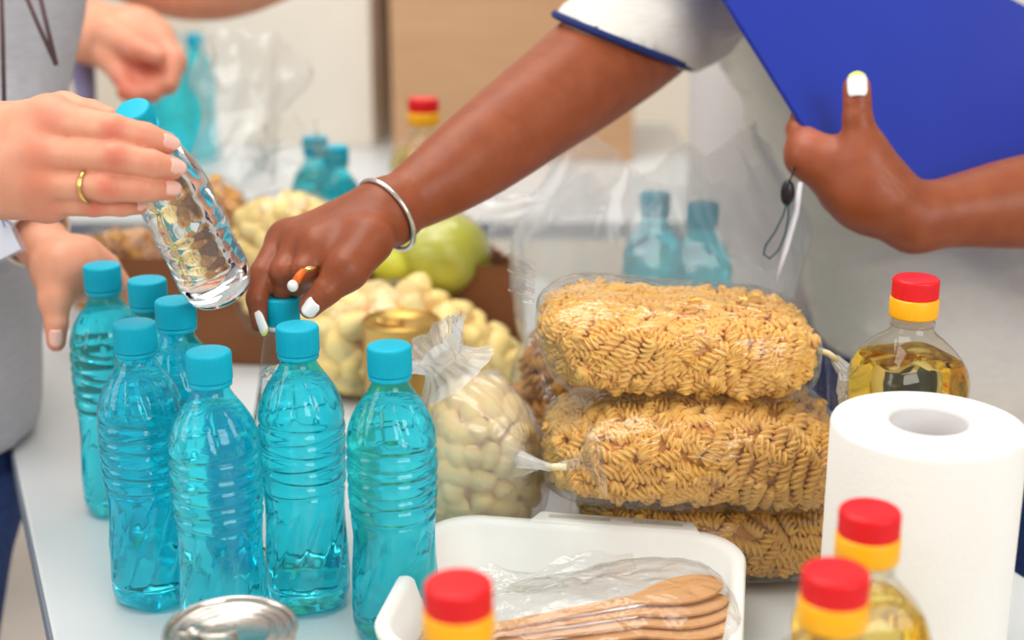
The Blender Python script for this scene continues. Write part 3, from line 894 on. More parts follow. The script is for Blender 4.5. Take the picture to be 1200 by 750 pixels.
tw = [pt(640, 548, 1.075), pt(652, 547, 1.07), pt(664, 547, 1.068)]
part('tie', *tube(tw, 0.0027, 10), 'tie', kb)
rosette(pb1, pt(700, 538, 1.072), pt(655, 547, 1.069), 0.030, 0.004, 0.003, 1.0, mat='film', seed=2)

# the large bag of puffs behind the gold can
def shape_big(p):
    s = p.x / 0.11
    return Vector((p.x, p.y, p.z * (1 - 0.50 * max(0, s)) - 0.030 * max(0, s)))
q = pt(478, 395, 1.50)
bb = puff_bag('large bag of corn puffs lying behind the gold can', (q.x, 1.505, TOP + 0.060), rot(0.12), (0.125, 0.055, 0.061), 21, 110, 'film', e1=0.85, e2=0.8, scl=(1.45, 2.0), mind=0.021, shape=shape_big)

# ---------------------------------------------------------------- brown open box of groceries
FR, FLc = Vector((0.0146, 1.560, 0)), Vector((-0.47, 1.600, 0))
BR, BL = Vector((-0.028, 1.675, 0)), Vector((-0.46, 1.72, 0))
gb = thing('grocery_box', 'low brown open cardboard box holding the puffs and green fruit', 'box', ((FR.x + FLc.x) / 2, (FR.y + BL.y) / 2, TOP))
cc = (FR + FLc + BR + BL) / 4
for nm, a, b, h in (('front_wall', FR, FLc, 0.125), ('side_wall', FR, BR, 0.125), ('back_wall', BR, BL, 0.10), ('side_wall', FLc, BL, 0.125)):
    a1, b1 = a + (cc - a).normalized() * 0.005, b + (cc - b).normalized() * 0.005
    part(nm, *prism([a[:2], b[:2], b1[:2], a1[:2]], TOP + 0.001, TOP + h), 'card_shaded', gb, False)
part('bottom', *prism([FR[:2], FLc[:2], BL[:2], BR[:2]], TOP, TOP + 0.004), 'card_shaded', gb, False)

# pale puffs and orange pasta bags standing in the box
PAS = [mesh('pasta_curl', *fusilli_mesh(0.032, 0.008, 2.0), 'pasta_orange')]
q = pt(338, 255, 1.66)
pk = puff_bag('pale bag of corn puffs standing upright above the dark knuckles', (q.x, q.y, TOP + 0.100), rot(0.1), (0.078, 0.040, 0.096), 31, 90, 'film', scl=(1.1, 1.5), mind=0.017)
q = pt(246, 245, 1.69)
ob = puff_bag('bag of orange pasta standing behind the tilted clear bottle', (q.x, q.y, TOP + 0.105), rot(-0.1), (0.058, 0.035, 0.10), 41, 70, 'film', pieces=PAS, piece='pasta_curl', core='pasta_core', mind=0.015, name='pasta_bag', group='bags of dry pasta', cat='pasta bag')
q = pt(146, 290, 1.70)
yb = puff_bag('small bag of yellow pasta at the far corner of the brown box', (q.x, q.y + 0.01, TOP + 0.085), rot(0.2), (0.068, 0.030, 0.06), 43, 60, 'film', pieces=PAS, piece='pasta_curl', core='pasta_core', mind=0.015, name='pasta_bag', group='bags of dry pasta', cat='pasta bag')
puff_bag('bag of orange pasta standing upright behind the stacked fusilli bags', (0.058, 1.258, TOP + 0.080), rot(0.1), (0.056, 0.038, 0.078), 47, 60, 'film', pieces=PAS, piece='pasta_curl', core='pasta_core', mind=0.015, name='pasta_bag', group='bags of dry pasta', cat='pasta bag')
# crumpled empty top of the orange bag
rosette(ob, pt(272, 205, 1.69), pt(292, 66, 1.74), 0.050, 0.044, 0.060, 0.7, mat='film_thin', seed=9, pleats=5)
rosette(pk, pt(345, 205, 1.66), pt(335, 165, 1.68), 0.06, 0.03, 0.045, 0.8, mat='film', seed=13, pleats=6)

# green-yellow pomelo in film
q = pt(516, 299, 1.655)
pm = thing('pomelo', 'green-yellow pomelo wrapped in clear film inside the brown box', 'fruit', q)
R_ = 0.0575
def pom(p):
    s = p.z / R_
    k = 1 + 0.02 * noise.noise(p * 30)
    return Vector((p.x * k, p.y * k, p.z * 0.86 * k))
v, f = sup_grid((R_, R_, R_), 1, 1, 56, 28, pom)
dv = (Vector((0.12, -0.98, -0.05))).normalized()
v = [tuple(Vector(p) - dv * 0.006 * math.exp(-((Vector(p).normalized() - dv).length / 0.22) ** 2)) for p in v]
link('peel', mesh('peel', v, f, 'pomelo'), pm)
link('stem', mesh('stem', *tube([dv * 0.044, dv * 0.0495], [0.0045, 0.003], 10), 'stem'), pm)
v, f = sup_grid((R_ + 0.003, R_ + 0.002, R_ + 0.003), 1, 1, 64, 32, lambda p: pom(p) + p.normalized() * 0.003 * noise.noise(p * 45 + Vector((5, 1, 1))))
link('wrap_film', mesh('wrap_film', v, f, 'film'), pm)
q = pt(462, 312, 1.63)
v, f = sup_grid((0.026, 0.026, 0.022), 1, 1, 32, 16)
mg = thing('small_fruit', 'small yellow fruit tucked beside the pomelo under the wrist', 'fruit', q)
link('peel', mesh('peel', v, f, 'pomelo'), mg); link('stem', mesh('stem', *tube([(0, 0, 0.02), (0.002, 0, 0.027)], 0.002, 8), 'stem'), mg)

# ---------------------------------------------------------------- carrier bag round the two bottles
q0 = tb(768, 226, 0.225); q1 = tb(824, 238, 0.225)
cb = thing('carrier_bag', 'crumpled translucent carrier bag standing open around two water bottles', 'bag', ((q0.x + q1.x) / 2 - 0.02, (q0.y + q1.y) / 2, TOP))
V, F = [], []; nu, nv = 150, 56
for j in range(nv + 1):
    t_ = j / nv
    for i in range(nu):
        a = 2 * math.pi * i / nu
        ca, sa = math.cos(a), math.sin(a)
        top = 0.262 + 0.028 * math.sin(a * 2 + 0.6) + 0.03 * noise.noise(Vector((ca * 2, sa * 2, 3)))
        ra = 0.125 + 0.022 * t_; rb = 0.060
        taper = 1 + 0.10 * math.sin(math.pi * t_) - 0.30 * sstep(0.62, 1.0, t_)
        w1 = noise.noise(Vector((ca * 4.5, sa * 4.5, t_ * 1.6 + 7))); w2 = noise.noise(Vector((ca * 8, sa * 8, t_ * 4 + 2))) * (1 - 0.8 * sstep(.7, 1, t_))
        k = taper * (1 + (0.16 * w1 + 0.07 * abs(w2)) * (0.3 + t_))
        V.append((ra * ca * k, rb * sa * k + 0.02 * t_ * w1, 0.001 + top * t_ * (1 + 0.05 * w2 * t_)))
for j in range(nv):
    for i in range(nu):
        a = j * nu + i; b = j * nu + (i + 1) % nu; F.append((a, b, b + nu, a + nu))
link('bag_film', mesh('bag_film', V, F, 'film_shop'), cb)
# long handle fold lying over toward the box
rosette(cb, pt(700, 225, 1.46), pt(580, 262, 1.50), 0.022, 0.014, 0.030, 0.8, mat='film_shop', seed=12, name='bag_handle', pleats=4)

# ---------------------------------------------------------------- big box and white carton on the second table
def open_box(name, label, A, B, depth, H, mat, flap=True, z0=TOP, inside=None):
    """A, B: bottom corners of the front; open top with flaps"""
    A, B = Vector(A), Vector(B); d = (B - A).normalized(); n = Vector((-d.y, d.x, 0))
    C, D = B + n * depth, A + n * depth
    t = thing(name, label, 'box', ((A + B + C + D) / 4)[:2] + (z0,))
    th = 0.006
    def wall(nm, p, q_, inn):
        return part(nm, *prism([p[:2], q_[:2], (q_ + inn * th)[:2], (p + inn * th)[:2]], z0 + 0.001, z0 + H), mat, t, False)
    wall('front_wall', A, B, n); wall('back_wall', D, C, -n); wall('side_wall', A + n * th, D - n * th, d); wall('side_wall', B + n * th, C - n * th, -d)
    part('bottom', *prism([A[:2], B[:2], C[:2], D[:2]], z0, z0 + 0.005), mat, t, False)
    if flap:
        up = Vector((0, 0, H))
        for p, q_, o in ((B, C, d), (D, C, n)):
            P, Q = Vector((p.x, p.y, z0)) + up, Vector((q_.x, q_.y, z0)) + up
            e = o * 0.12 + Vector((0, 0, 0.07))
            part('flap', *slab([P, Q, Q + e, P + e], 0.005), mat, t, False)
    return t, d, n
a = tb(461, 189, 0.0); b = tb(742, 192, 0.0)
bx, d_, n_ = open_box('cardboard_box', 'large brown cardboard box standing open on the far table', (a.x, a.y, 0), (b.x, b.y + 0.02, 0), 0.42, 0.335, 'card')
P = Vector((a.x - 0.012, a.y + 0.10, TOP + 0.336))
a2 = tb(235, 178, 0.0); b2 = tb(432, 184, 0.0)
wc, d2, n2 = open_box('white_carton', 'large white carton standing next to the big brown box', (a2.x, a2.y + 0.10, 0), (b2.x, b2.y + 0.10, 0), 0.35, 0.36, 'card_white', flap=False)
part('tape', *slab([Vector((b2.x - 0.02, b2.y + 0.13, TOP + 0.361)), Vector((b2.x + 0.07, b2.y + 0.12, TOP + 0.345)), Vector((b2.x + 0.08, b2.y + 0.25, TOP + 0.355)), Vector((b2.x - 0.01, b2.y + 0.25, TOP + 0.37))], 0.004), 'tape', wc, False)

# ---------------------------------------------------------------- kitchen paper roll
q = tb(1088, 494, 0.196)
kr = thing('kitchen_roll', 'white kitchen paper roll standing upright at the table corner', 'paper roll', (q.x, q.y, TOP))
R_, H_ = 0.0633, 0.196
link('paper', mesh('paper', *lathe([(0.0265, 0.0), (R_ - 0.002, 0.0), (R_, 0.003), (R_, H_ * .5), (R_, H_ - 0.004), (R_ - 0.0012, H_ - 0.0012), (R_ - 0.004, H_), (0.0265, H_)], 96, lambda r, z, th: r * (1 + 0.004 * math.sin(3 * th + 1)), False, False), 'paper'), kr)
link('cardboard_core', mesh('cardboard_core', *lathe([(0.0265, H_ - 0.0002), (0.0255, H_), (0.0250, H_ - 0.001), (0.0250, 0.002), (0.0265, 0.0)], 64, None, False, False), 'core_card'), kr)
sa = [0.9 + i * 0.01 for i in range(4)]
v, f = [], []
for k in range(2):
    for i in range(9):
        th = 1.2 + 0.012 * i
        v.append(((R_ + 0.0006 + 0.0007 * (i / 8)) * math.cos(th), (R_ + 0.0006 + 0.0007 * (i / 8)) * math.sin(th), 0.001 + k * (H_ - 0.004)))
f = [(i, i + 1, i + 10, i + 9) for i in range(8)]
link('loose_sheet_edge', mesh('loose_sheet_edge', v, f, 'paper'), kr)

# ---------------------------------------------------------------- foam tray with the bag of wooden cutlery
tc_ = Vector((0.040, 0.926, TOP)); trz = -0.17
tr_ = thing('foam_tray', 'white foam takeaway tray lying open in front of the pasta', 'tray', tc_)
tr_.rotation_euler = (0, 0, trz)
def rrect(hx, hy, r, n=10):
    P_ = []
    for cx, cy, a0 in ((hx - r, hy - r, 0), (-hx + r, hy - r, 90), (-hx + r, -hy + r, 180), (hx - r, -hy + r, 270)):
        for i in range(n + 1):
            a = math.radians(a0 + 90 * i / n); P_.append((cx + r * math.cos(a), cy + r * math.sin(a)))
    return P_
rings = [(0.100, 0.078, 0.028, 0.0), (0.106, 0.084, 0.032, 0.002), (0.119, 0.098, 0.040, 0.052), (0.128, 0.107, 0.044, 0.054), (0.1290, 0.108, 0.045, 0.058), (0.127, 0.106, 0.044, 0.0605),
         (0.121, 0.100, 0.040, 0.0600), (0.117, 0.096, 0.038, 0.056), (0.105, 0.083, 0.033, 0.010), (0.099, 0.077, 0.030, 0.006), (0.080, 0.060, 0.025, 0.005)]
V, F = [], []
for hx, hy, r, z in rings: V += [(x * 0.955, y, z) for x, y in rrect(hx, hy, r)]
k = len(rrect(1, 1, .1))
for j in range(len(rings) - 1):
    for i in range(k):
        a = j * k + i; b = j * k + (i + 1) % k; F.append((a, b, b + k, a + k))
F.append(tuple(range(k - 1, -1, -1))); F.append(tuple(range((len(rings) - 1) * k, len(rings) * k)))
o = link('tray_shell', mesh('tray_shell', V, F, 'foam'), tr_)
# latch flange with two slots along the far rim
fz = [(-0.045, 0.10), (0.088, 0.10), (0.082, 0.119), (-0.038, 0.119)]
fl_ = link('latch_flange', mesh('latch_flange', *prism(fz, 0.0570, 0.0622), 'foam', False), tr_); bevel(fl_, 0.002, 2)
for x0, x1 in ((-0.030, 0.018), (0.036, 0.074)):
    s_ = link('latch_slot', mesh('latch_slot', *prism([(x0, 0.1065), (x1, 0.1065), (x1, 0.1125), (x0, 0.1125)], 0.0605, 0.0626), 'foam_slot', False), fl_)
# raised dividers on the inner wall
for x in (-0.060, 0.010):
    link('wall_rib', mesh('wall_rib', *slab([(x - 0.007, 0.0985, 0.050), (x + 0.007, 0.0985, 0.050), (x + 0.010, 0.081, 0.008), (x - 0.010, 0.081, 0.008)], 0.003), 'foam', False), tr_)

def fork_outline(kind):
    if kind == 'fork':
        P_ = [(-0.095, -0.0085), (-0.0935, -0.0095), (-0.075, -0.0100), (-0.066, -0.0070), (-0.05, -0.0045), (0.03, -0.0050), (0.075, -0.0075), (0.088, -0.0065), (0.094, -0.003), (0.095, 0), (0.094, 0.003), (0.088, 0.0065), (0.075, 0.0075), (0.03, 0.0050), (-0.05, 0.0045), (-0.066, 0.0070), (-0.075, 0.0100), (-0.0935, 0.0095), (-0.095, 0.0085)]
        tn = []
        for y in (0.0062, 0.0012, -0.0038):
            tn += [(-0.095, y + 0.0008), (-0.077, y + 0.0006), (-0.077, y - 0.0006), (-0.095, y - 0.0018)]
        return P_ + tn
    P_ = []
    for i in range(24):
        a = -math.pi + 2 * math.pi * (i + 0.5) / 24
        P_.append((0.072 + 0.028 * math.cos(a), 0.0165 * math.sin(a)))
    return [(-0.095, -0.0045), (-0.02, -0.0045), (0.035, -0.0050)] + P_[3:-3] + [(0.035, 0.0050), (-0.02, 0.0045), (-0.095, 0.0045), (-0.097, 0)]
FORK = mesh('fork', *prism(fork_outline('fork'), 0, 0.0018), 'wood', False)
SPOON = mesh('spoon', *prism(fork_outline('spoon'), 0, 0.0018), 'wood', False)
rb = Matrix.Rotation(trz, 4, 'Z'); 
cen = tc_ + Vector((-0.006, -0.035, 0.02))
rnd = random.Random(5)
for i in range(6):
    ang = 0.10 + 0.045 * (i - 3) + rnd.uniform(-0.01, 0.01)
    o = link('wooden_spoon', SPOON)
    o.location = cen + Vector((0.020 + 0.004 * rnd.uniform(-1, 1), 0.008 * (i - 3) * 0.8, 0.012 + 0.0042 * i)); o.rotation_euler = (rnd.uniform(-.10, .10), -0.10 + rnd.uniform(-.015, .015), ang)
    tag(o, ('lowest wooden spoon of the bagged bundle', 'second lowest wooden spoon of the bagged bundle', 'third wooden spoon up in the bagged bundle', 'third wooden spoon down in the bagged bundle', 'second wooden spoon from the top of the bagged bundle', 'topmost wooden spoon of the bagged bundle')[i], 'spoon', 'wooden spoons in the clear bag')
for i in range(2):
    ang = 0.02 + 0.03 * (i - 1.5)
    o = link('wooden_fork', FORK)
    o.location = Vector((0.021 + 0.012 * i, 0.918 - 0.012 * i, TOP + 0.026 - 0.004 * i)); o.rotation_euler = (0, -0.06, ang)
    tag(o, ('lower wooden fork under the spoons with its tines showing', 'upper wooden fork under the spoons in the clear bag')[i], 'fork', 'wooden forks in the clear bag')
V, F = sup_grid((0.112, 0.052, 0.028), 0.9, 0.6, 90, 40, lambda p: Matrix.Rotation(0.09, 3, 'Z') @ Matrix.Rotation(-0.10, 3, 'Y') @ (Vector((p.x, p.y * (1 + 0.25 * p.x / 0.112), p.z * (1 + 0.2 * p.x / 0.112))) + p.normalized() * (0.004 * noise.noise(p * 40) + 0.003 * noise.noise(p * 90))))
cbg = thing('cutlery_bag', 'crinkled clear plastic bag around the wooden cutlery', 'bag', cen + Vector((0.012, 0.006, 0.026)))
link('bag_film', mesh('bag_film', V, F, 'film'), cbg)
fin(cbg, Matrix.Rotation(0.09, 4, 'Z'), ((-0.10, 0.035, 0.0), (0.05, 0.048, 0.012)), (0, 1, 0.25), (0, 0, 1), 0.028, seed=4, name='bag_flap')
# ---------------------------------------------------------------- people
def stack(*meshes):
    Vs, Fs, k = [], [], 0
    for v, f in meshes:
        Vs.append(v); Fs.append(f + k); k += len(v)
    return np.concatenate(Vs), np.concatenate(Fs)

def cloth(V, F, amp, freq, stretch=(1, 1, 1), seed=0, clamp=None):
    N = vnormals(V, F); out = V.copy()
    st = np.array(stretch)
    d = np.array([noise.noise(Vector(p * st * freq) + Vector((seed, 0, 0))) + 0.5 * (1 - 2 * abs(noise.noise(Vector(p * st * freq * 2.1) + Vector((0, seed, 0))))) for p in V])
    return out + N * (d * amp)[:, None]

def legs(hips, feet, r0, r1, h=0.010):
    """hips: two joints, feet: two joints on the floor"""
    js = []
    for a, b in zip(hips, feet):
        kn = (a + b) / 2 + Vector((0, -0.03, 0)); js.append([(a, r0), (kn, r0 * 0.72), (b, r1)])
    B = Body([j for c in js for j in c], h, 0.03)
    B.cone((hips[0], r0), (hips[1], r0), 0.03)
    for c in js: B.chain(c, 0.03)
    return B

def shoe(parent, p, d):
    B = Body([(p + Vector((0, 0, 0.035)), .045), (p + d * 0.17 + Vector((0, 0, 0.03)), .045)], 0.006)
    B.cone((p + Vector((0, 0, 0.045)), .042), (p + d * 0.15 + Vector((0, 0, 0.03)), .034), 0.02)
    B.cut(p + Vector((0, 0, 0.002)), (0, 0, -1))
    part('shoe', *B.surface(1), 'shoe', parent)

# ---- the volunteer in the grey shirt: reaching arm, board under the other arm
hipc = pt(1150, 470, 1.68)
R = thing('person', 'person in grey navy-trimmed shirt reaching for a bottle and holding a blue board', 'person', (hipc.x, hipc.y, 0))
W = [J(452, 250, 1.165, 31), J(505, 218, 1.19, 43), J(560, 180, 1.22, 53), J(625, 132, 1.27, 59), J(690, 84, 1.34, 65), J(760, 28, 1.42, 69), J(850, -60, 1.52, 74)]
palm = [(W[0], J(374, 290, 1.132, 23)), (W[0], J(352, 283, 1.148, 21)), (W[0], J(340, 279, 1.168, 20)), (W[0], J(334, 284, 1.186, 17)),
        (J(374, 290, 1.132, 22), J(334, 282, 1.18, 18))]
fing = [[J(374, 290, 1.132, 20), J(357, 317, 1.118, 16.5), J(350, 333, 1.132, 14), J(346, 340, 1.15, 11)],
        [J(352, 284, 1.145, 20), J(333, 318, 1.128, 16.5), J(331, 338, 1.136, 13.5), J(334, 345, 1.155, 11)],
        [J(334, 281, 1.165, 20), J(309, 320, 1.135, 16), J(301, 350, 1.128, 12.5), J(304, 380, 1.130, 10)],
        [J(332, 284, 1.186, 17), J(312, 318, 1.176, 14), J(308, 342, 1.172, 12), J(312, 360, 1.168, 10)]]
thumb = [J(432, 282, 1.13, 30), J(406, 316, 1.112, 24), J(382, 341, 1.105, 17.5), J(363, 361, 1.104, 13)]
b1 = Body(W + [j for c in fing for j in c] + thumb, 0.0018)
b1.chain(W, 0.03)
for a, b in palm: b1.cone(a, b, 0.014)
b1.cone(thumb[0], thumb[1], 0.016)
b1.fingers(fing + [thumb[1:]], 0.008, 0.003)
va, fa = b1.surface(2)
va = creases(va, fa, [(thumb[2][0], thumb[3][0] - thumb[1][0], 0.013, 4, 0.0011), (fing[0][1][0], fing[0][1][0] - fing[0][0][0], 0.010, 2, 0.0005), (fing[2][1][0], fing[2][2][0] - fing[2][0][0], 0.010, 2, 0.0005)])

W2 = [J(1072, 256, 1.268, 36), J(1130, 246, 1.275, 44), J(1200, 237, 1.285, 55), J(1290, 228, 1.30, 62), J(1420, 205, 1.36, 66)]
up2 = [W2[-1], J(1440, -20, 1.55, 70), J(1400, -160, 1.64, 72)]
th2 = [J(1038, 232, 1.258, 34), J(1014, 180, 1.250, 25), J(1005, 140, 1.246, 17.5), J(1004, 103, 1.245, 16.5)]
ix2 = [J(946, 180, 1.272, 22), J(935, 152, 1.285, 14), J(938, 130, 1.306, 10), J(962, 112, 1.325, 9)]
md2 = [J(950, 188, 1.285, 20), J(948, 150, 1.325, 12), J(985, 118, 1.345, 11)]
rg2 = [J(965, 205, 1.29, 20), J(975, 170, 1.338, 12), J(1015, 140, 1.355, 11)]
pk2 = [J(985, 225, 1.29, 20), J(1000, 195, 1.335, 12), J(1035, 172, 1.355, 10)]
b2 = Body(W2 + up2 + th2 + ix2 + md2 + rg2 + pk2, 0.0020)
b2.chain(W2, 0.03); b2.chain(up2, 0.03)
for a, b in ((W2[0], J(1014, 224, 1.264, 42)), (J(1014, 224, 1.264, 40), J(948, 184, 1.272, 26)), (J(1014, 224, 1.272, 40), J(985, 225, 1.29, 22)), (th2[0], th2[1]), (J(1006, 190, 1.258, 24), J(948, 179, 1.270, 19))):
    b2.cone(a, b, 0.018)
b2.fingers([th2[1:], ix2, md2, rg2, pk2], 0.010, 0.003)
vb, fb = b2.surface(2)
up_ = th2[3][0] - th2[2][0]
vb = creases(vb, fb, [(pt(1004, 126, 1.234), up_, 0.011, 3, 0.0011), (pt(1045, 215, 1.23), pt(1060, 200, 1.23) - pt(1030, 235, 1.23), 0.018, 4, 0.0011)])
# trunk under the shirt
c0, c1, c2 = pt(985, -10, 1.72), pt(1130, 260, 1.72), pt(1165, 420, 1.70)
b3 = Body([(c0, .14), (c2, .14), (c0 + Vector((0.3, 0, 0.2)), .1), W[-1], up2[-1]], 0.012, 0.05)
off = Vector((0.075, 0, 0))
for s in (-1, 1): b3.cone((c0 + off * s + Vector((0.05, 0, 0.03)), 0.085), (c2 + off * s, 0.09), 0.06)
b3.cone((c0 + Vector((-0.06, 0, 0.08)), .07), W[-1], 0.05); b3.cone((c0 + Vector((0.20, 0, 0.10)), .07), up2[-1], 0.05)
b3.cone((c0 + Vector((0.09, 0, 0.12)), .06), (c0 + Vector((0.08, -0.02, 0.24)), .05), 0.04)
hd = c0 + Vector((0.06, -0.05, 0.36))
vc, fc = b3.surface(1)
V_, F_ = stack((va, fa), (vb, fb), (vc, fc))
ob = part('body', V_, F_, 'skin_dark', R)
set_tone(ob, [(f[1][0], 0.012, 0.35) for f in fing] + [(th2[3][0], 0.016, 0.5), (pt(955, 158, 1.262), 0.022, 0.7), (thumb[3][0], 0.012, 0.5), (pt(1005, 190, 1.232), 0.02, 0.25)], V_)
v_cam = lambda p: (CAM - p).normalized()
p = pt(361, 353, 1.094)
nail(R, pt(368, 353, 1.0915), pt(354, 368, 1.0935), v_cam(p) + Vector((-0.15, 0, 0.55)), 0.0068, 'nail_white', label='white thumbnail of the reaching hand')
nail(R, pt(299, 366, 1.122), pt(309, 394, 1.121), v_cam(p) + Vector((-0.75, 0, 0)), 0.0046, 'nail_white', 'nail_tip', label='long white fingernail of the reaching hand')
nail(R, pt(1005, 112, 1.2312), pt(1004, 83, 1.2315), v_cam(pt(1004, 95, 1.23)), 0.0086, 'nail_white', 'nail_tip', label='white thumbnail on the board')
# bangle on the wrist
ax_ = (W[1][0] - W[0][0]).normalized(); c_ = pt(453, 252, 1.165); e1 = (UP - ax_ * UP.dot(ax_)).normalized(); e2_ = ax_.cross(e1)
# tipped ring so that it reads as an ellipse
nr_ = (ax_ * 0.9 + FWD * 0.02 + UP * 0.05).normalized(); e1 = (UP - nr_ * UP.dot(nr_)).normalized(); e2_ = nr_.cross(e1)
part('bangle', *tube([c_ + e1 * (0.0315 * math.cos(a)) + e2_ * (0.0310 * math.sin(a)) for a in [2 * math.pi * i / 56 for i in range(56)]], 0.0022, 10, True), 'silver', R)
# ring with bead on the index finger
rc = pt(364, 318, 1.118)
arc = [pt(x, y, d) for x, y, d in ((372, 314, 1.108), (367, 315, 1.102), (361, 315, 1.100), (355, 318, 1.099), (351, 323, 1.098))]
rg = part('finger_ring', *tube(arc[:4], 0.0020, 10), 'gold', R)
part('ring_stem', *tube([pt(356, 317, 1.099), pt(351, 323, 1.097), pt(346, 331, 1.094)], [0.0026, 0.0032, 0.0034], 12), 'orange', rg)
v, f = sup_grid((0.0042, 0.0042, 0.0046), 1, 1, 20, 12)
part('bead', [tuple(Vector(x) + pt(343, 335, 1.092)) for x in v], f, 'pearl', rg)

# shirt: trunk, reaching sleeve, other sleeve
S0, S1, S2 = pt(968, -60, 1.66), pt(1098, 190, 1.66), pt(1196, 430, 1.66)
sl0 = (pt(668, 101, 1.32), 0.0560); sl1 = (pt(800, -14, 1.47), 0.068); sl2 = (pt(880, -80, 1.55), 0.075)
bs = Body([(S0, .2), (S1, .2), (S2, .2), sl0, (S0 + Vector((0.3, 0, 0.1)), .15)], 0.006, 0.05)
o5 = Vector((0.085, 0, 0))
for s in (-1, 1):
    bs.cone((S0 + o5 * s + Vector((0.02, 0, 0)), 0.105), (S1 + o5 * s, 0.100), 0.07); bs.cone((S1 + o5 * s, 0.100), (S2 + o5 * 1.15 * s + Vector((0, -0.02, 0)), 0.112), 0.07)
bs.cone(sl0, sl1, 0.02); bs.cone(sl1, sl2, 0.03); bs.cone(sl2, (S0 + Vector((-0.06, 0, 0.06)), 0.10), 0.06)
bs.cone((S0 + Vector((0.1, 0, 0.08)), 0.1), (up2[-1][0] + Vector((-.05, 0, .02)), 0.085), 0.05); bs.cone((up2[-1][0], 0.085), (up2[1][0], 0.078), 0.03)
# hems: the sleeve ends square to the arm, the shirt ends at the waist
sd = (sl0[0] - sl1[0]).normalized()
sl = bs.box([sl0, (pt(740, 60, 1.39), .066)], 0.05)
hp = (RIGHT * -0.36 + UP * -0.90 + FWD * 0.22).normalized(); hpt = pt(752, 56, 1.39)
X, Y, Z = bs.grid(sl); cutd = (X - hpt.x) * hp.x + (Y - hpt.y) * hp.y + (Z - hpt.z) * hp.z
bs.D[sl] = np.maximum(bs.D[sl], cutd.astype(np.float32))
h1, h2 = pt(960, 405, 1.55), pt(1210, 506, 1.52)
hd_ = (h2 - h1).normalized(); hn = hd_.cross(FWD).normalized()
hn = hn if hn.z < 0 else -hn
hn = (hn - Vector((0, hn.y * 0.5, 0))).normalized()
bs.cut((h1 + h2) / 2, hn)
vs_, fs_ = bs.surface(2)
vs_ = cloth(vs_, fs_, 0.0095, 6, (1.0, 1.0, 2.4), 4)
part('shirt', vs_, fs_, 'shirt', R)
e1 = sd.orthogonal().normalized(); e2_ = sd.cross(e1)
trim = []
for i in range(72):
    a = 2 * math.pi * i / 72; p = sl1[0] + (e1 * math.cos(a) + e2_ * math.sin(a)) * 0.066
    for _ in range(4):                       # follow the sleeve down to its hem plane
        tt = (hpt - p).dot(hp) / sd.dot(hp); p = p + sd * tt
        f_ = min(1.3, max(0, (p - sl0[0]).dot(sl1[0] - sl0[0]) / (sl1[0] - sl0[0]).length_squared)); rr = sl0[1] + (sl1[1] - sl0[1]) * f_
        c_ = sl0[0] + (sl1[0] - sl0[0]) * ((p - sl0[0]).dot(sl1[0] - sl0[0]) / (sl1[0] - sl0[0]).length_squared)
        p = c_ + (p - c_).normalized() * (rr + 0.001)
    trim.append(p)
part('sleeve_trim', *tube(trim, 0.0036, 8, True), 'navy', R)
hl, hr = S2 + Vector((-0.115, 0.02, 0.02)), S2 + Vector((0.075, 0.0, -0.02))
lb = legs((hl, hr), (Vector((hl.x - 0.02, hl.y + 0.03, 0.09)), Vector((hr.x + 0.02, hr.y + 0.03, 0.09))), 0.098, 0.055)
part('jeans', *lb.surface(1), 'jeans', R)
shoe(R, Vector((hl.x - 0.02, hl.y + 0.03, 0)), Vector((-0.2, -1, 0)).normalized()); shoe(R, Vector((hr.x + 0.02, hr.y + 0.03, 0)), Vector((0.2, -1, 0)).normalized())

# ---- the blue board
A, B_, C_ = pt(832, -20, 1.29), pt(948, 166, 1.272), pt(1250, 300, 1.375)
A = B_ + (A - B_) * 2.3; C_ = B_ + (C_ - B_) * 2.1
D_ = A + C_ - B_
bo = thing('clipboard', 'royal blue board tucked under the arm and gripped by the thumb', 'board', B_)
def rnd_corner(P, Q, Rr, r):
    a = (P - Q).normalized(); b = (Rr - Q).normalized()
    return [Q + a * r * (1 - t) ** 2 + b * r * t ** 2 for t in [i / 6 for i in range(7)]]
poly = rnd_corner(A, B_, C_, 0.012) + rnd_corner(B_, C_, D_, 0.012) + rnd_corner(C_, D_, A, 0.012) + rnd_corner(D_, A, B_, 0.012)
v, f = slab(poly, 0.005)
o = part('board', v, f, 'blue', bo, False); bevel(o, 0.0015, 2)
nb = (B_ - A).cross(C_ - B_).normalized(); nb = nb if nb.dot(v_cam(B_)) > 0 else -nb
# binding strip down the front edge and a shallow pocket fold
e = (A - B_).normalized(); g = (C_ - B_).normalized()
part('edge_strip', *slab([B_ + e * .01 + nb * .0052, A + nb * .0052, A + g * .006 + nb * .0052, B_ + e * .01 + g * .006 + nb * .0052], 0.0012), 'blue', bo, False)

# ---- lanyard hanging from the hand: strap, toggle, loop
la = thing('phone_lanyard', 'pale strap with black toggle and thin loop hanging below the board', 'lanyard', pt(925, 215, 1.262))
st = [pt(938, 214, 1.256), pt(933, 250, 1.252), pt(921, 292, 1.250), pt(909, 330, 1.248)]
sv = []
for p in st: sv.append(p)
part('strap', *tube(sv, [0.0024, 0.0026, 0.0024, 0.0014], 8), 'strap', la)
v, f = sup_grid((0.0062, 0.005, 0.0115), 1, 1, 24, 16)
part('toggle', [tuple(Vector(x) + pt(923, 226, 1.245)) for x in v], f, 'black', la)
lp = [pt(x, y, 1.246) for x, y in ((922, 238), (918, 252), (908, 272), (897, 288), (895, 298), (902, 303), (912, 294), (920, 275), (924, 255), (924, 240))]
part('loop', *tube(lp, 0.0009, 6), 'cord', la)
part('toggle_cord', *tube([pt(923, 217, 1.246), pt(927, 208, 1.25), pt(932, 196, 1.255)], 0.0009, 6), 'black', la)

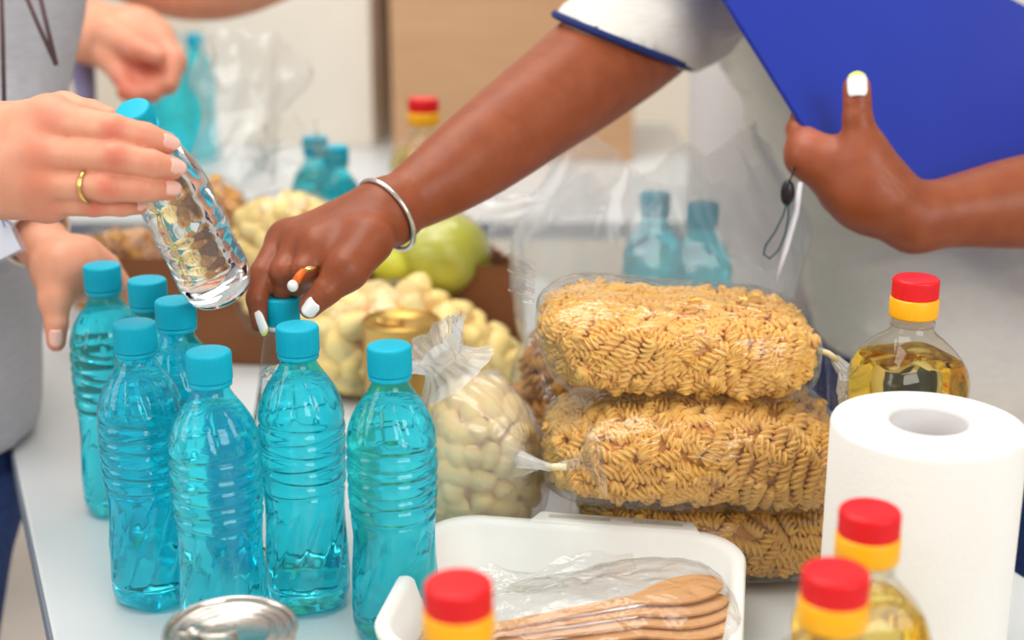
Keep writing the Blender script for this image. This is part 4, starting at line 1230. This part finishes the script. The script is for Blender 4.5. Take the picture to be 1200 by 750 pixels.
# ---- the person at the table side: fair hand with the tilted bottle, other hand resting
hipa = pt(-150, 560, 1.46)
P1 = thing('person', 'person in grey shirt with name badge and gold ring holding the tilted bottle', 'person', (hipa.x, hipa.y, 0))
wr1, wr2 = J(-45, 176, 1.035, 46), J(-45, 208, 1.035, 44)
mc = [J(60, 143, 1.000, 25), J(47, 181, 0.994, 22), J(47, 214, 0.998, 21), J(56, 237, 1.008, 16)]
hf = [[mc[0], J(132, 153, 0.975, 19.5), J(170, 161, 0.982, 17), J(194, 168, 0.990, 14)],
      [mc[1], J(135, 184, 0.968, 19), J(177, 192, 0.974, 16.5), J(203, 197, 0.984, 13.5)],
      [mc[2], J(126, 219, 0.972, 18), J(168, 221, 0.978, 16), J(197, 222, 0.988, 13)],
      [mc[3], J(110, 241, 0.986, 13), J(142, 242, 0.990, 11.5), J(164, 242, 0.998, 9.5)]]
tb1 = [J(10, 150, 1.045, 30), J(75, 128, 1.055, 19), J(108, 132, 1.050, 15), J(128, 137, 1.042, 12)]
far = [J(-45, 192, 1.035, 54), J(-180, 190, 1.09, 62), J(-330, 170, 1.2, 74)]
b4 = Body([wr1, wr2] + far[:2] + [j for c in hf for j in c] + tb1, 0.0013)
b4.cone(far[0], far[1], 0.03)
for m_ in mc: b4.cone(wr1, m_, 0.016); b4.cone(wr2, m_, 0.016)
for a, b in zip(mc[:-1], mc[1:]): b4.cone((a[0], a[1] * .95), (b[0], b[1] * .95), 0.012)
b4.cone(tb1[0], tb1[1], 0.016)
b4.fingers(hf + [tb1[1:]], 0.007, 0.003)
v1, f1 = b4.surface(2)
cr = []
for c in hf:
    d = c[1][0] - c[0][0]
    front = lambda p, r: p + v_cam(p) * r
    cr.append((front(c[1][0], c[1][1] * .9), c[2][0] - c[0][0], 0.0095, 5, 0.0008)); cr.append((front(c[2][0], c[2][1] * .9), c[3][0] - c[1][0], 0.007, 3, 0.0005))
v1 = creases(v1, f1, cr)
# knuckle bumps and tendon hollows
N1 = vnormals(v1, f1)
for m_ in mc[:3]:
    q_ = np.array(m_[0] + v_cam(m_[0]) * m_[1])
    v1 = v1 + N1 * (0.0014 * np.exp(-(np.linalg.norm(v1 - q_, axis=1) / 0.009) ** 2))[:, None]
for a, b in zip(mc[:-1], mc[1:]):
    m_ = (a[0] + b[0]) / 2; q_ = np.array(m_ + v_cam(m_) * a[1] + RIGHT * 0.002)
    v1 = v1 - N1 * (0.0016 * np.exp(-(np.linalg.norm(v1 - q_, axis=1) / 0.008) ** 2))[:, None]
# the other arm and resting hand
w3 = J(48, 284, 1.300, 28)
r3 = [J(80, 316, 1.285, 29), J(104, 324, 1.300, 26)]
fg3 = [[J(98, 300, 1.295, 20), J(126, 312, 1.312, 14), J(144, 334, 1.318, 11)], [J(104, 315, 1.305, 19), J(130, 335, 1.325, 13), J(146, 358, 1.33, 11)], [J(104, 325, 1.315, 17), J(128, 352, 1.335, 12), J(140, 375, 1.34, 10)], [J(98, 330, 1.32, 15), J(118, 362, 1.335, 11), J(128, 385, 1.34, 9)]]
t3 = [J(68, 318, 1.275, 24), J(64, 352, 1.262, 16.5), J(66, 380, 1.258, 13.5), J(66, 401, 1.258, 11.5)]
ar3 = [w3, J(4, 230, 1.335, 33), J(-100, 130, 1.40, 46)]
b5 = Body(ar3 + r3 + [j for c in fg3 for j in c] + t3, 0.0022)
b5.chain(ar3, 0.01); b5.cone(w3, r3[0], 0.008); b5.cone(r3[0], r3[1], 0.012); b5.cone(w3, t3[0], 0.008); b5.cone(t3[0], t3[1], 0.015)
for c in fg3: b5.cone(r3[0], c[0], 0.015)
b5.fingers(fg3 + [t3[1:]], 0.010, 0.003)
v2, f2 = b5.surface(2)
# trunk
ta0, ta1 = pt(-115, -40, 1.50), pt(-180, 470, 1.46)
b6 = Body([(ta0, .16), (ta1, .16), far[-1], ar3[-1], (ta0 + Vector((0, 0, .2)), .1)], 0.012, 0.05)
for s in (-1, 1): b6.cone((ta0 + Vector((.06 * s, .02, 0)), .085), (ta1 + Vector((.06 * s, .02, 0)), .085), .05)
b6.chain([far[-1], (ta0 + Vector((-.05, -.06, .02)), .06)], .04); b6.chain([far[1], far[2]], .02); b6.chain([ar3[-1], (ta0 + Vector((-.02, .03, .0)), .06)], .04)
b6.cone((ta0 + Vector((0, .02, .1)), .06), (ta0 + Vector((0, .0, .25)), .05), .04)
v3, f3 = b6.surface(1)
V_, F_ = stack((v1, f1), (v2, f2), (v3, f3))
ob = part('body', V_, F_, 'skin_light', P1)
fr_t = lambda j: j[0] + v_cam(j[0]) * j[1]
set_tone(ob, [(fr_t(c[1]), 0.010, 0.75) for c in hf] + [(fr_t(c[2]), 0.007, 0.4) for c in hf] + [(fr_t(m_), 0.014, 0.6) for m_ in mc] + [(c[3][0], 0.011, 0.55) for c in hf] + [(t3[3][0], 0.013, 0.6), (r3[0][0], 0.018, 0.45)], V_)
for c, wd, ln in zip(hf, (0.0050, 0.0054, 0.0052, 0.0040), (8.5, 10, 10, 8)):
    d = (c[3][0] - c[2][0]).normalized()
    o_ = (v_cam(c[3][0]) + UP * 0.25 + RIGHT * 0.35).normalized()
    b_ = c[3][0] + o_ * (c[3][1] * 1.0 + 0.0010) - d * 0.0040
    nail(P1, b_, b_ + d * (c[3][1] * 1.6) - o_ * 0.0014, o_, wd, 'nail_natural', label='pale natural fingernail')
nail(P1, pt(65, 387, 1.2475), pt(66, 407, 1.2485), v_cam(t3[3][0]) + UP * -0.1, 0.0058, 'nail_natural', label='pale natural thumbnail')
# ring on the ring finger
k_ = hf[2]; rp = k_[0][0].lerp(k_[1][0], 0.76); rd = (k_[1][0] - k_[0][0]).normalized(); rr = k_[0][1] * .24 + k_[1][1] * .76 + 0.0006
e1 = (UP - rd * UP.dot(rd)).normalized(); e2_ = rd.cross(e1)
for dz_, nm in ((0, 'gold_ring'),):
    cir = [(e1 * math.cos(a) + e2_ * math.sin(a)) for a in [2 * math.pi * i / 48 for i in range(48)]]
    V = []
    for c in cir:
        for x, h_ in ((-0.0016, 0), (-0.0014, .0011), (0, .0014), (0.0014, .0011), (0.0016, 0)): V.append(tuple(rp + rd * x + c * (rr + h_)))
    F = [(i * 5 + k, ((i + 1) % 48) * 5 + k, ((i + 1) % 48) * 5 + k + 1, i * 5 + k + 1) for i in range(48) for k in range(4)]
    gr_ = part('gold_ring', V, F, 'gold', P1)
v, f = sup_grid((0.0022, 0.0022, 0.0022), 1, 1, 16, 10)
for a in (-0.0022, 0.0022):
    part('ring_stone', [tuple(Vector(x) + rp + rd * a * .8 + (e1 * 0.92 + v_cam(rp) * 0.38).normalized() * (rr + 0.0018)) for x in v], f, 'gold', gr_)
# shirt, cuff, jeans
sa0, sa1, sa2 = pt(-118, -40, 1.47), pt(-165, 230, 1.45), pt(-178, 500, 1.44)
bs = Body([(sa0, .2), (sa2, .2), (far[-1][0], .11), (ar3[1][0], .08)], 0.007, 0.05)
for s in (-1, 1):
    o6 = Vector((0.055 * s, 0.02 * s, 0))
    bs.cone((sa0 + o6, 0.125), (sa1 + o6, 0.117), 0.07); bs.cone((sa1 + o6, 0.117), (sa2 + o6, 0.126), 0.07)
bs.cone((ar3[2][0], .062), (ar3[1][0], .046), .03); bs.cone((ar3[2][0], .062), (sa0 + Vector((-.02, .03, .0)), .09), .04)
bs.cone((far[2][0], .075), (far[1][0].lerp(far[2][0], .3), .068), .02); bs.cone((far[2][0], .075), (sa0 + Vector((-.05, -.04, .02)), .09), .04)
bs.cut(pt(-100, 573, 1.36), (0.1, 0.1, -1))
vs_, fs_ = bs.surface(2)
part('shirt', cloth(vs_, fs_, 0.004, 7, (1.6, 1.6, 0.8), 9), fs_, 'shirt_a', P1)
# cream cuff at the resting wrist
cu = [J(-12, 214, 1.345, 50), J(28, 258, 1.312, 45), J(42, 275, 1.302, 43)]
cdn = (cu[2][0] - cu[0][0]).normalized(); ce1 = cdn.orthogonal().normalized(); ce2 = cdn.cross(ce1); V, F = [], []
for (p, r) in cu + [(cu[2][0] + cdn * 0.004, cu[2][1] * 1.0), (cu[2][0] + cdn * 0.003, cu[2][1] * 0.90), (cu[1][0], cu[1][1] * .86)]:
    for i in range(40):
        a = 2 * math.pi * i / 40; V.append(tuple(p + (ce1 * math.cos(a) + ce2 * math.sin(a)) * r * (1 + 0.03 * math.sin(3 * a))))
F = [(j * 40 + i, j * 40 + (i + 1) % 40, (j + 1) * 40 + (i + 1) % 40, (j + 1) * 40 + i) for j in range(5) for i in range(40)]
part('cuff', V, F, 'cuff', P1)
ha, hb = sa2 + Vector((-0.095, -0.02, -0.06)), sa2 + Vector((0.052, 0.02, -0.06))
lb = legs((ha, hb), (Vector((ha.x - 0.05, ha.y, 0.09)), Vector((hb.x - 0.06, hb.y, 0.09))), 0.104, 0.06)
part('jeans', *lb.surface(1), 'jeans', P1)
shoe(P1, Vector((ha.x - 0.05, ha.y, 0)), Vector((1, -0.2, 0)).normalized()); shoe(P1, Vector((hb.x - 0.06, hb.y, 0)), Vector((1, 0.2, 0)).normalized())
# name badge on its brown cord
bd = thing('name_badge', 'white name badge in a clear holder hanging before the blue-grey shirt', 'badge', pt(-10, 280, 1.23))
bdp = [pt(-70, 262, 1.262), pt(4, 243, 1.262), pt(29, 292, 1.262), pt(-2, 312, 1.262), pt(-60, 330, 1.262)]
bdp = [pt(-78, 268, 1.262), pt(6, 241, 1.262), pt(31, 293, 1.262), pt(-56, 336, 1.262)]
part('holder', *slab([q + UP * 0 for q in bdp], 0.002), 'badge_holder', bd, False)
cb_ = sum(bdp, Vector()) / 4
part('card', *slab([cb_ + (q - cb_) * 0.9 + FWD * -0.0022 for q in bdp], 0.0008), 'badge', bd, False)
cu_ = bpy.data.curves.new('badge_letter', 'FONT'); cu_.body = 'R'; cu_.size = 0.016; cu_.extrude = 0.0002
tmp = bpy.data.objects.new('badge_letter', cu_); COL.objects.link(tmp); bpy.context.view_layer.update()
me_ = bpy.data.meshes.new_from_object(tmp.evaluated_get(bpy.context.evaluated_depsgraph_get())); me_.materials.clear(); me_.materials.append(M['ink'])
bpy.data.objects.remove(tmp)
tx = link('badge_letter', me_, bd)
xd = (bdp[1] - bdp[0]).normalized(); zd = -FWD; yd = zd.cross(xd).normalized(); xd = yd.cross(zd)
tx.matrix_local = Matrix.Translation(pt(3, 267, 1.2545) - bd.location) @ Matrix((xd, yd, zd)).transposed().to_4x4()
for pts_ in ([(24, -20), (45, 30), (66, 76)], [(43, -20), (55, 30), (66, 76)], [(1, -20), (3, 40), (5, 130)]):
    part('cord', *tube([pt(x, y, 1.325) for x, y in pts_], 0.0022, 8), 'cord_brown', bd)

# ---- the blurred helper farther back: curled hand, lilac sleeve, raised forearm
P2 = thing('person', 'blurred person in lilac with a loosely curled hand over the far bottles', 'person', (-1.10, 2.35, 0))
wB = [J(-40, 0, 1.98, 46), J(60, 22, 1.90, 40), J(100, 36, 1.86, 38), J(158, 52, 1.83, 38)]
fB = [[J(180, 48, 1.82, 24), J(203, 72, 1.80, 16), J(196, 98, 1.785, 13), J(172, 104, 1.78, 11)], [J(170, 62, 1.81, 22), J(188, 90, 1.79, 14), J(178, 108, 1.775, 12), J(158, 108, 1.77, 10)], [J(152, 70, 1.80, 20), J(168, 98, 1.785, 13), J(160, 112, 1.77, 11), J(146, 108, 1.77, 10)], [J(130, 66, 1.80, 18), J(142, 90, 1.78, 12), J(150, 104, 1.77, 10)]]
tB = [J(130, 40, 1.80, 22), J(160, 58, 1.77, 15), J(184, 66, 1.765, 12)]
b7 = Body(wB + [j for c in fB for j in c] + tB, 0.0035)
b7.chain(wB, 0.02)
for c in fB: b7.cone(wB[3], c[0], 0.015)
b7.fingers(fB + [tB], 0.008, 0.004)
aB = [J(60, -120, 2.0, 60), J(160, -46, 1.95, 50), J(230, -28, 1.93, 52), J(300, -36, 1.93, 46), J(400, -80, 1.95, 38)]
b8 = Body(aB, 0.006); b8.chain(aB, 0.03)
tB0, tB1 = Vector((-1.12, 2.40, 1.30)), Vector((-1.10, 2.36, 0.90))
b9 = Body([(tB0, .17), (tB1, .17), wB[0], aB[0]], 0.014, 0.05)
for s in (-1, 1): b9.cone((tB0 + Vector((.07 * s, 0, 0)), .09), (tB1 + Vector((.07 * s, 0, 0)), .09), .05)
b9.chain([wB[0], (tB0 + Vector((.05, -.02, .05)), .06)], .04); b9.chain([aB[0], (tB0 + Vector((-.05, 0, .08)), .06)], .04)
V_, F_ = stack(b7.surface(2), b8.surface(2), b9.surface(1))
ob = part('body', V_, F_, 'skin_light', P2)
set_tone(ob, [(c[-1][0], 0.03, 0.8) for c in fB] + [(pt(170, 80, 1.78), 0.035, 0.85)], V_)
bs = Body([(tB0, .2), (tB1, .2), (wB[0][0], .09), (wB[1][0], .08), (aB[0][0], .1)], 0.010, 0.05)
for s in (-1, 1): bs.cone((tB0 + Vector((.07 * s, 0, 0)), .11), (tB1 + Vector((.07 * s, 0, 0)), .115), .05)
bs.chain([(tB0 + Vector((.05, -.02, .05)), .085), (wB[0][0], .065), (wB[0][0].lerp(wB[1][0], .35) + Vector((0, 0, -0.01)), .062)], .04)
part('shirt', *bs.surface(1), 'lilac', P2)
# hanging hem of the lilac top seen beside the hand
part('sleeve_fold', *tube([pt(92, 40, 1.92), pt(97, 80, 1.90), pt(102, 125, 1.88)], [0.012, 0.016, 0.012], 12), 'lilac', P2)
lb = legs((tB1 + Vector((-.08, 0, -.05)), tB1 + Vector((.08, 0, -.05))), (Vector((-1.19, 2.38, .09)), Vector((-1.01, 2.38, .09))), 0.10, 0.06, 0.014)
part('jeans', *lb.surface(1), 'jeans', P2)
shoe(P2, Vector((-1.19, 2.38, 0)), Vector((0, -1, 0))); shoe(P2, Vector((-1.01, 2.38, 0)), Vector((0, -1, 0)))

# ---- another helper in pale grey, mostly hidden behind the reaching one
P3 = thing('person', 'blurred person in pale grey top standing behind the carrier bag', 'person', (0.45, 2.0, 0))
g0, g1 = pt(960, -60, 2.05), pt(950, 330, 2.10)
b10 = Body([(g0, .18), (g1, .18)], 0.012, 0.04)
for s in (-1, 1): b10.cone((g0 + Vector((.08 * s, 0, 0)), .10), (g1 + Vector((.075 * s, 0, 0)), .105), .06)
part('shirt', *b10.surface(1), 'shirt_c', P3)
b11 = Body([(g0, .14), (g1, .14)], 0.014, 0.04)
for s in (-1, 1): b11.cone((g0 + Vector((.06 * s, 0, 0)), .075), (g1 + Vector((.06 * s, 0, 0)), .08), .05)
b11.cone((g0, .06), (g0 + Vector((0, 0, .14)), .05), .04)
part('body', *b11.surface(1), 'skin_light', P3)
lb = legs((g1 + Vector((-.08, 0, -.06)), g1 + Vector((.08, 0, -.06))), (Vector((g1.x - .1, g1.y, .09)), Vector((g1.x + .1, g1.y, .09))), 0.10, 0.06, 0.014)
part('jeans', *lb.surface(1), 'jeans', P3)
shoe(P3, Vector((g1.x - .1, g1.y, 0)), Vector((0, -1, 0))); shoe(P3, Vector((g1.x + .1, g1.y, 0)), Vector((0, -1, 0)))
